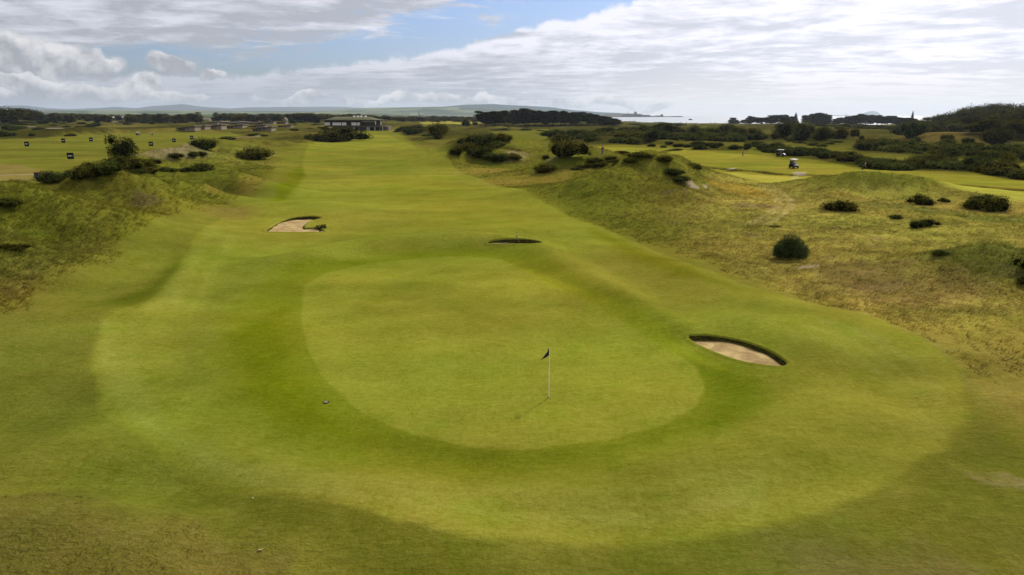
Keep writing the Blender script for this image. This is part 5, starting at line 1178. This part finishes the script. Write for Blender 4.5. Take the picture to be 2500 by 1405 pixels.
# ---------- golf carts
def tyre(r0, w_):
    prof = [(r0*.62, -w_/2), (r0*.93, -w_/2), (r0, -w_*.3), (r0, w_*.3), (r0*.93, w_/2), (r0*.62, w_/2)]; V, Fc = [], []; n = 24; m_ = len(prof)
    for i in range(n):
        a = 2*math.pi*i/n
        for (q, t) in prof: V.append((t, math.cos(a)*q, math.sin(a)*q))
    for i in range(n):
        for j in range(m_): Fc.append((i*m_+j, ((i+1) % n)*m_+j, ((i+1) % n)*m_+(j+1) % m_, i*m_+(j+1) % m_))
    return V, Fc
TYRE = pymesh('tyre', tyre(.23, .19), M_RUB, True)
bm = bmesh.new(); bmesh.ops.create_cone(bm, segments=20, radius1=.14, radius2=.13, depth=.12, cap_ends=True, matrix=Matrix.Rotation(R(90), 4, 'Y')); RIM = bpy.data.meshes.new('rim'); bm.to_mesh(RIM); bm.free(); RIM.materials.append(M_STEEL)
def extrude_profile(P, w_, inset=0.0):
    n = len(P); V = [(-w_/2, a, b) for a, b in P]+[(w_/2, a, b) for a, b in P]
    return V, [tuple(range(n))[::-1], tuple(range(n, 2*n))]+[(i, (i+1) % n, n+(i+1) % n, n+i) for i in range(n)]
def cart(px, py, rz, label, hood):
    x, y, z = gp(px, py); r = empty('golf_cart', (x, y, z), rz); tag(r, label, 'golf cart', 'golf carts on the links')
    b_ = part('body', extrude_profile([(-1.15,.30),(-1.18,.62),(-1.05,.72),(-.35,.74),(-.30,.42),(.38,.34),(.50,.62),(.62,.86),(.80,.82),(1.12,.58),(1.15,.32),(.6,.24),(-.6,.24)], 1.14), M_BLACK, r)
    part('cowl', extrude_profile([(.60,.875),(.84,.83),(1.17,.585),(1.19,.44),(1.10,.44),(.80,.76),(.60,.80)], 1.02), hood, r)
    part('roof', box(0, -.12, 1.86, 1.22, 1.65, .10, .93, .035), M_WHITE, r)
    for sx in (-.5, .5):
        part('post', tube([(sx,.60,.84),(sx,.42,1.35),(sx,.36,1.83)], [.022,.022,.022], 6), M_BLACK, r); part('post', tube([(sx,-.92,.70),(sx,-.88,1.83)], [.022,.022], 6), M_BLACK, r)
    g = part('windscreen', ([(-.48,.60,.88),(.48,.60,.88),(.46,.38,1.78),(-.46,.38,1.78),(-.48,.606,.88),(.48,.606,.88),(.46,.386,1.78),(-.46,.386,1.78)], [(0,1,2,3),(7,6,5,4),(0,4,5,1),(2,6,7,3)]), M_GLASSY, r)
    st = part('seat', box(0, -.38, .80, 1.06, .50, .14, .96, .04), quick('seat_vinyl', (60,56,52), .5), r); part('backrest', box(0, -.66, 1.08, 1.04, .12, .42, .96, .04), quick('seat_vinyl', (60,56,52), .5), r)
    w_ = part('steering_wheel', join([tube([(-.26+math.cos(t)*.17, .28+math.sin(t)*.10, 1.02+math.sin(t)*.14) for t in np.linspace(0, 6.283, 17)], [.014]*17, 5), tube([(-.26,.28,1.02),(-.26,.52,.80)], [.02,.02], 6)]), M_BLACK, r)
    for sx in (-.5, .5):
        for sy in (-.78, .82):
            t = link('tyre', TYRE, r, (sx, sy, .23)); link('rim', RIM, t)
        part('headlight', box(sx*.72, 1.165, .56, .16, .05, .09, 1, .015), M_WHITE, r)
    return r
def glass_mat():
    m = bpy.data.materials.new('tinted_perspex'); m.use_nodes = True; p = m.node_tree.nodes['Principled BSDF']; p.inputs['Base Color'].default_value = (.55, .58, .56, 1); p.inputs['Roughness'].default_value = .12; p.inputs['Alpha'].default_value = .12; return m
M_GLASSY = glass_mat()
def bag(root, sx, label):
    m = root.matrix_basis @ Matrix.Translation((sx, -1.02, .62)); r = empty('golf_bag', (0, 0, 0)); r.matrix_basis = m @ Matrix.Rotation(R(10), 4, 'X'); tag(r, label, 'golf bag')
    part('bag', tube([(0,0,0),(0,0,.4),(0,0,.82)], [.13,.14,.15], 12), CL['black'], r, True); part('clubs', join([tube([(math.cos(a)*.06, math.sin(a)*.06, .7), (math.cos(a)*.1, math.sin(a)*.1, 1.06)], [.008, .02], 5) for a in np.linspace(0, 5.5, 7)]), M_STEEL, r)
c1 = cart(1937.5, 411, R(-176), 'golf cart with a bright white roof and two riders on the far right fairway', quick('cowl_dark', (36,34,36), .35))
for sx, lb in ((-.26, 'driver in black seated in the white roofed cart'), (.26, 'passenger in dark clothes seated in the white roofed cart')):
    p = c1.matrix_basis @ Vector((sx, -.42, .98)); person(tuple(p), c1.rotation_euler[2]+math.pi, 'sit', 'black', 'dark', lb, 'white' if sx < 0 else 'dark')
bag(c1, -.25, 'left golf bag on the back of the white roofed cart'); bag(c1, .25, 'right golf bag on the back of the white roofed cart')
c2 = cart(1906, 382.5, R(-125), 'dark golf cart with a shiny white nose parked against the gorse bank', M_WHITE)
p = c2.matrix_basis @ Vector((-.26, -.42, .98)); person(tuple(p), c2.rotation_euler[2]+math.pi, 'sit', 'black', 'dark', 'driver seated in the dark cart against the gorse bank')
bag(c2, .0, 'golf bag on the back of the dark cart against the gorse')
c3 = cart(337, 331, R(-100), 'small dark golf cart on the far range tee', quick('cowl_dark', (36,34,36), .35))
def trolley(px, py, label):
    x, y, z = gp(px, py); r = empty('golf_trolley', (x, y, z)); tag(r, label, 'trolley')
    part('bag', tube([(0,0,.2),(.25,0,1.05)], [.14,.15], 10), CL['black'], r, True); part('frame', join([tube([(0,0,.2),(-.5,0,1.0)], [.02,.02], 6), tube([(0,-.3,.2),(0,.3,.2)], [.02,.02], 6)]), M_STEEL, r)
    for s in (-1, 1): o = link('wheel', TYRE, r, (0, s*.32, .18)); o.rotation_euler[2] = R(90); o.scale = (.35, .75, .75)
trolley(372, 331, 'golf trolley beside the golfer walking on the range tee')

# ------------------------------------------------------------------ buildings
def bmat(name, c, **k): return mat(name, alb(*c), k.pop('rough', .85), **k)
M_STONE = bmat('brown_stone', (112,98,82), var=.25, scale=1.5); M_DARKW = bmat('dark_cladding', (84,64,44), var=.2); M_PANEL = mat('white_panel', (.80,.78,.70), .6, var=.05)
M_SLATE = bmat('slate_roof', (158,142,122), var=.2, scale=.8); M_HARL = bmat('grey_harling', (164,150,124), var=.15); M_TURFROOF = bmat('sedum_roof', (86,88,26), var=.45, scale=.6); M_CREAM = bmat('pale_render', (196,180,156), var=.08); M_PINK = bmat('pink_sandstone', (176,132,112), var=.1)
def win_mat():
    m = bpy.data.materials.new('window_glass'); m.use_nodes = True; p = m.node_tree.nodes['Principled BSDF']; p.inputs['Base Color'].default_value = (.03, .035, .03, 1); p.inputs['Roughness'].default_value = .08; return m
M_WIN = win_mat()
x, y, z = gp(868, 318); k = y/F; z = z-0.4
cb = empty('clubhouse', (x, y, z)); tag(cb, 'long two storey clubhouse with a turf roof and white window panels', 'building')
P = lambda a: (a-868)*k; Zp = lambda b: (318-b)*k
part('upper_wall', box((P(795)+P(882))/2, 9, (Zp(309)+Zp(294))/2, P(882)-P(795), 18, Zp(294)-Zp(309)), M_DARKW, cb)
part('lower_wall', box((P(812)+P(945))/2, 9.6, Zp(309.5)/2, P(945)-P(812), 17, Zp(309.5)), M_STONE, cb)
part('terrace_slab', box((P(858)+P(944))/2, 7, Zp(308.6), P(944)-P(858), 20, .5), M_STONE, cb)
part('lounge_wall', box((P(880)+P(918))/2, 10.5, (Zp(308)+Zp(295))/2, P(918)-P(880), 15, Zp(295)-Zp(308)-.3), M_DARKW, cb)
fasc = part('eaves', box((P(787)+P(936))/2, 8.5, Zp(294), P(936)-P(787), 23, .45), bmat('eaves_green', (86,84,56)), cb)
V, Fc = [], []; a0, a1 = P(792), P(932); nx, ny = 29, 9
for j in range(ny):
    for i in range(nx):
        u, v_ = i/(nx-1), j/(ny-1); hh = (sstep(np.array(u), 0, .18)*(1-sstep(np.array(u), .72, 1.0)))*(math.sin(v_*math.pi)**.6)*Zp(311.4)*1.05; V.append((a0+(a1-a0)*u, -2.4+v_*21, Zp(293.2)+.05+float(hh)))
for j in range(ny-1):
    for i in range(nx-1): a = j*nx+i; Fc.append((a, a+1, a+nx+1, a+nx))
part('turf_roof', (V, Fc), M_TURFROOF, cb, True)
for a in (860.5, 869.5, 877.5, 888): part('roof_light', box(P(a), 8, Zp(285), 4.4*k, 2.6, 2.6*k, .9, .08), M_PANEL, cb)
for (a, b) in ((795.5, 808), (814, 834.5), (836, 847), (859, 871), (872.5, 879)):
    wn = part('window', box((P(a)+P(b))/2, -.06, (Zp(305.8)+Zp(299))/2, P(b)-P(a), .14, Zp(299)-Zp(305.8)), M_PANEL, cb)
    part('sill', box((P(a)+P(b))/2, -.16, Zp(306.1), P(b)-P(a)+.3, .3, .16), M_STONE, wn)
gl = part('lounge_glass', box((P(880)+P(917))/2, 2.92, (Zp(304.6)+Zp(297.8))/2, P(917)-P(880)-.2, .14, Zp(297.8)-Zp(304.6)), M_WIN, cb)
for i in range(7): part('mullion', box(P(880)+.2+(P(917)-P(880)-.4)*i/6, 2.82, (Zp(304.6)+Zp(297.8))/2, .16, .12, Zp(297.8)-Zp(304.6)), M_DARKW, gl)
part('blind', box((P(880)+P(917))/2, 2.80, Zp(297.3), P(917)-P(880), .2, .5), M_PANEL, cb)
part('balustrade', join([box((P(880)+P(940))/2, -2.7, Zp(304.9), P(940)-P(880), .12, .14)]+[box(P(880)+(P(940)-P(880))*i/14, -2.7, Zp(306.2), .09, .09, 2.2*k*1.3) for i in range(15)]), M_DARKW, cb)
for a in (917.5, 930): part('column', tube([(P(a), -1.8, Zp(305)), (P(a), -1.8, Zp(294.5))], [.3, .3], 8), M_PANEL, cb)
for a in (866, 878, 898, 902, 915.5, 927, 934, 942): part('pier', box(P(a), -2.6, Zp(309)/2, .8 if a not in (898, 902) else 1.0, .8, Zp(309)), M_CREAM if a in (866, 898, 902, 915.5, 934) else M_STONE, cb)
for (a, b) in ((868, 877), (900, 915), (916, 926), (928, 933)): part('garage_opening', box((P(a)+P(b))/2, 1.02, Zp(310)*.5, P(b)-P(a), .2, Zp(310)*.88), bmat('dark_opening', (26,20,14)), cb)

def lodge(px, py, wpx, hpx, label, flip=1, rz=0.0, wall=None, name='lodge', grp='holiday lodges beside the clubhouse'):
    x, y, z = gp(px, py); k = y/F; w_, h_ = wpx*k, max(hpx*k*1.25, 2.8); r = empty(name, (x, y, z-.6), rz); tag(r, label, 'building', grp)
    wl = wall or M_HARL; t = .42*h_*flip
    V = [(-w_/2,0,0),(w_/2,0,0),(w_/2,9,0),(-w_/2,9,0)]+[(-w_/2,0,h_*.75-t*.5),(w_/2,0,h_*.75+t*.5),(w_/2,9,h_*.75+t*.5),(-w_/2,9,h_*.75-t*.5)]
    part('wall', (V, [(0,1,5,4),(1,2,6,5),(2,3,7,6),(3,0,4,7),(4,5,6,7)]), wl, r)
    z0, z1 = h_*.75-t*.5, h_*.75+t*.5; e = w_*.5+.7
    V = [(-e,-.8,z0+.05-.1*t),(e,-.8,z1+.05+.1*t),(e,9.8,z1+.05+.1*t),(-e,9.8,z0+.05-.1*t)]; V += [(a, b, c+.35) for a, b, c in V]
    part('roof', (V, [(3,2,1,0),(4,5,6,7),(0,1,5,4),(1,2,6,5),(2,3,7,6),(3,0,4,7)]), M_SLATE, r)
    part('fascia', ([(-e,-.86,z0-.12*h_),(e,-.86,z1-.02),(e,-.86,z1+.5),(-e,-.86,z0+.35),(-e,-.80,z0-.12*h_),(e,-.80,z1-.02),(e,-.80,z1+.5),(-e,-.80,z0+.35)], [(0,1,2,3),(7,6,5,4),(0,4,5,1),(3,2,6,7),(0,3,7,4),(1,5,6,2)]), M_DARKW, r)
    for i in range(3):
        a = (-.42+.14*i)*w_*flip; wn = part('window', box(a, -.05, h_*.36, w_*.09, .12, h_*.42), M_WIN, r); part('frame', box(a, -.13, h_*.14, w_*.10, .1, .12), M_DARKW, wn)
    part('window', box(.12*w_*flip, -.05, h_*.5, w_*.10, .12, h_*.14), M_WIN, r)
    part('chimney', box(.3*w_*flip, 5, z1+.5, .8, .8, 1.1), wl, r)
    return r
for (px, py, w_, h_, fl_, lb) in [(478,316,44,8,1,'leftmost stone lodge with a long sloping roof'),(520,315,40,9,1,'stone lodge second from the left in the near row'),(572,314,40,8,1,'stone lodge in the middle of the near row'),(640,320,44,9,1,'nearest stone lodge with two tall dark doors'),(628,312,36,5,1,'low lodge tucked behind the nearest one'),(692,312,34,6,1,'lodge nearest the clubhouse'),
    (560,304,48,6,-1,'lodge in the back row behind the middle one'),(606,304,50,6,-1,'long lodge in the back row'),(645,304,44,6,1,'lodge at the right of the back row'),(685,303,24,5,1,'small back row lodge near the yellow fairway'),(505,304,50,5,1,'back row lodge at the left'),(455,318,40,3.5,1,'low flat shed left of the lodges')]:
    lodge(px, py, w_, h_, lb, fl_)
def house(px, py, wpx, hpx, label, wall, name='house', grp=None, d=None, roof=None, gable=True):
    if d is None: x, y, z = gp(px, py)
    else: x, y, _ = at(px, py, d); z = H1(x, y)
    k = y/F; w_, h_ = wpx*k, hpx*k; r = empty(name, (x, y, z-.5), 0); tag(r, label, 'building', grp); dp = w_*.9 if gable else min(w_*.4, 12)
    ev = h_*(.55 if gable else .62)
    if gable: V = [(-w_/2,0,0),(w_/2,0,0),(w_/2,0,ev),(0,0,h_),(-w_/2,0,ev)]; V += [(a, dp, c) for a, b, c in V]; part('wall', (V, [(0,1,2,3,4),(9,8,7,6,5),(0,4,9,5),(1,6,7,2)]), wall, r)
    else: V, Fc = box(0, dp/2, ev/2, w_, dp, ev); part('wall', (V, Fc), wall, r)
    if gable: R_ = [(-w_*.56,-.4,ev*.92),(0,-.4,h_*1.02),(w_*.56,-.4,ev*.92)]; R_ += [(a, dp+.4, c) for a, b, c in R_]; R_ += [(a, b, c+.4) for a, b, c in R_]; part('roof', (R_, [(0,1,4,3),(1,2,5,4),(6,9,10,7),(7,10,11,8),(0,6,7,1),(1,7,8,2),(3,4,10,9),(4,5,11,10),(0,3,9,6),(2,8,11,5)]), roof or M_SLATE, r)
    else: R_ = [(-w_*.52,-.5,ev),(w_*.52,-.5,ev),(w_*.52,dp+.5,ev),(-w_*.52,dp+.5,ev),(-w_*.52,dp/2,h_),(w_*.52,dp/2,h_)]; part('roof', (R_, [(0,1,5,4),(2,3,4,5),(0,4,3),(1,2,5),(3,2,1,0)]), roof or M_SLATE, r)
    for s in (-.22, .22): part('window', box(s*w_, -.06, ev*.5, w_*.14, .14, ev*.35), M_WIN, r)
    return r
house(628, 298, 10, 12, 'pink gabled house behind the lodges', M_PINK); house(695, 297, 9, 9, 'dull green gabled house between the lodges and clubhouse', M_HARL)
sh1 = house(288, 292, 34, 7, 'left one of two long white roofed sheds', M_STONE, 'shed', 'two long sheds by the wood', gable=False, roof=M_PANEL); sh2 = house(334, 292, 33, 7, 'right one of two long white roofed sheds', M_STONE, 'shed', 'two long sheds by the wood', gable=False, roof=M_PANEL)
house(108, 290, 18, 5, 'small white roofed building near the far left trees', M_CREAM, 'shed', gable=False, roof=M_PANEL); house(500, 295, 22, 6, 'pale low house at the edge of the yellow field', M_CREAM, gable=False); house(76, 313, 16, 5, 'grey hut in the scrub beyond the range', M_HARL, 'shed', gable=False); house(130, 315, 34, 4, 'dark roofed hut in the rough beyond the range', M_DARKW, 'shed', gable=False); house(278, 299, 16, 3, 'low pale shed below the long ones', M_CREAM, 'shed', gable=False)
random.seed(99)
for i in range(56):                                   # the far town
    px = random.uniform(955, 1165); d = random.uniform(3600, 4600)
    house(px, 285, random.uniform(2.2, 5), random.uniform(2.2, 4.2), 'small pale house in the far town below the hills', random.choice([M_CREAM, M_HARL, M_PINK, M_CREAM]), 'house', 'houses of the far town', d=d, gable=random.random() < .3)
count_labels([(o, o.location.x, o.location.y) for o in C.objects if o.get('group') == 'houses of the far town'], 'house', 'far town', 8)
x, y, _ = at(1023, 285, 3900); z = H1(x, y); k = y/F; r = empty('church', (x, y, z)); tag(r, 'dark church with a tall pointed steeple in the far town', 'church')
part('tower', box(0, 0, 4.5*k, 1.6*k, 1.6*k, 9*k), M_DARKW, r); part('spire', box(0, 0, 11.5*k, 1.6*k, 1.6*k, 5.5*k, .05), M_DARKW, r); part('nave', box(2.5*k, 0, 2*k, 4*k, 2*k, 4*k), M_DARKW, r)
for (px, hp, lb) in [(982, 15, 'tall lattice mast left of the church steeple'), (1109, 11, 'thin mast at the right of the far town')]:
    x, y, _ = at(px, 285, 4000); z = H1(x, y); k = y/F; r = empty('radio_mast', (x, y, z)); tag(r, lb, 'mast'); part('mast', tube([(0,0,0),(0,0,hp*k)], [.45*k,.15*k], 4), M_DARKW, r); part('aerials', box(0, 0, hp*k*.8, 1.2*k, .6*k, 1.5*k), M_DARKW, r)
# harbour across the bay
D7 = 6800; k = D7/F
hb = link('headland', pymesh('headland', tube([at(1455,286,D7+150)[:2]+(-3,), at(1520,286,D7)[:2]+(-2,), at(1600,286,D7)[:2]+(-3,), at(1628,286,D7)[:2]+(-5,)], [14,10,8,2], 8), bmat('far_land', (74,72,64))), None); tag(hb, kind='structure')
def harb(px0, px1, y0, y1, label, m, cat='building', name='harbour_building', roof=True):
    a = at((px0+px1)/2, 286, D7); w_ = (px1-px0)*k; zb = CAMZ-(y1-282.2)*k; zt = CAMZ-(y0-282.2)*k
    zb = min(zb, SEA_Z+4); r = empty(name, (a[0], a[1], zb)); tag(r, label, cat); h_ = zt-zb
    part('wall', box(0, 0, h_*.4, w_, 40, h_*.8), m, r); part('roof', box(0, 0, h_*.9, w_*1.01, 41, h_*.2, .8), M_SLATE, r); return r
M_FAR = bmat('far_grey', (92,94,100), var=.1)
harb(1481, 1517, 278.6, 282, 'long pale warehouse at the left of the harbour', M_CREAM); harb(1520, 1566, 279, 285, 'wide grey shed in the harbour', M_FAR); harb(1548, 1553.5, 274, 283, 'tall silo block rising over the harbour', M_FAR, name='silo'); harb(1566, 1586, 281, 285, 'low shed right of the silo', M_FAR); harb(1613, 1618, 280, 285, 'small dark tower on the breakwater', M_DARKW); harb(1600, 1612, 282.5, 285, 'low harbour office near the breakwater', M_CREAM); harb(1640, 1662, 284, 285.5, 'last low building on the breakwater', M_FAR)
bw = harb(1470, 1664, 284.6, 286.6, 'long dark breakwater running out to the right of the harbour', bmat('wet_stone', (70,66,62)), 'breakwater', 'breakwater')
a = at(1533, 284, D7); r = empty('chimney_stack', (a[0], a[1], SEA_Z)); tag(r, 'thin chimney left of the harbour silo', 'chimney'); part('stack', tube([(0,0,0),(0,0,CAMZ+(282.2-273)*k-SEA_Z)], [1.8,1.2], 8), M_FAR, r); part('cap', box(0,0,CAMZ+(282.2-273)*k-SEA_Z,4,4,1.5), M_DARKW, r)
a = at(2066, 283, 15000); r = empty('lighthouse', (a[0], a[1], SEA_Z)); tag(r, 'tiny lighthouse on the low island left of the domed rock', 'lighthouse'); part('tower', tube([(0,0,0),(0,0,40)], [8,6], 8), M_FAR, r); part('lantern', box(0,0,42,10,10,6), M_DARKW, r)
a = at(1686, 291, 2600); r = empty('boat', (a[0], a[1], SEA_Z), R(40)); tag(r, 'small dark boat on the bay', 'boat'); part('hull', box(0,0,1.2,5,14,2.8,1.15,.2), M_DARKW, r); part('cabin', box(0,1,3.8,3.4,5,2.6,.9,.1), M_FAR, r)
# driftwood-pale rock by the white dune grass
# ------------------------------------------------------------------ the air
hz = bpy.data.materials.new('sea_air'); hz.use_nodes = True; t = hz.node_tree; t.nodes.clear(); b = NB(t); pv = b.n('ShaderNodeVolumePrincipled'); pv.inputs['Density'].default_value = 3.6e-5; pv.inputs['Color'].default_value = (.73, .85, 1.0, 1); pv.inputs['Anisotropy'].default_value = 0.35
oo = b.n('ShaderNodeOutputMaterial'); t.links.new(pv.outputs[0], oo.inputs['Volume'])
o = link('haze', pymesh('haze', box(0, 11000, 165, 52000, 35000, 410), hz)); tag(o, 'thin blue sea haze over the distant hills and bay', 'haze', kind='stuff')
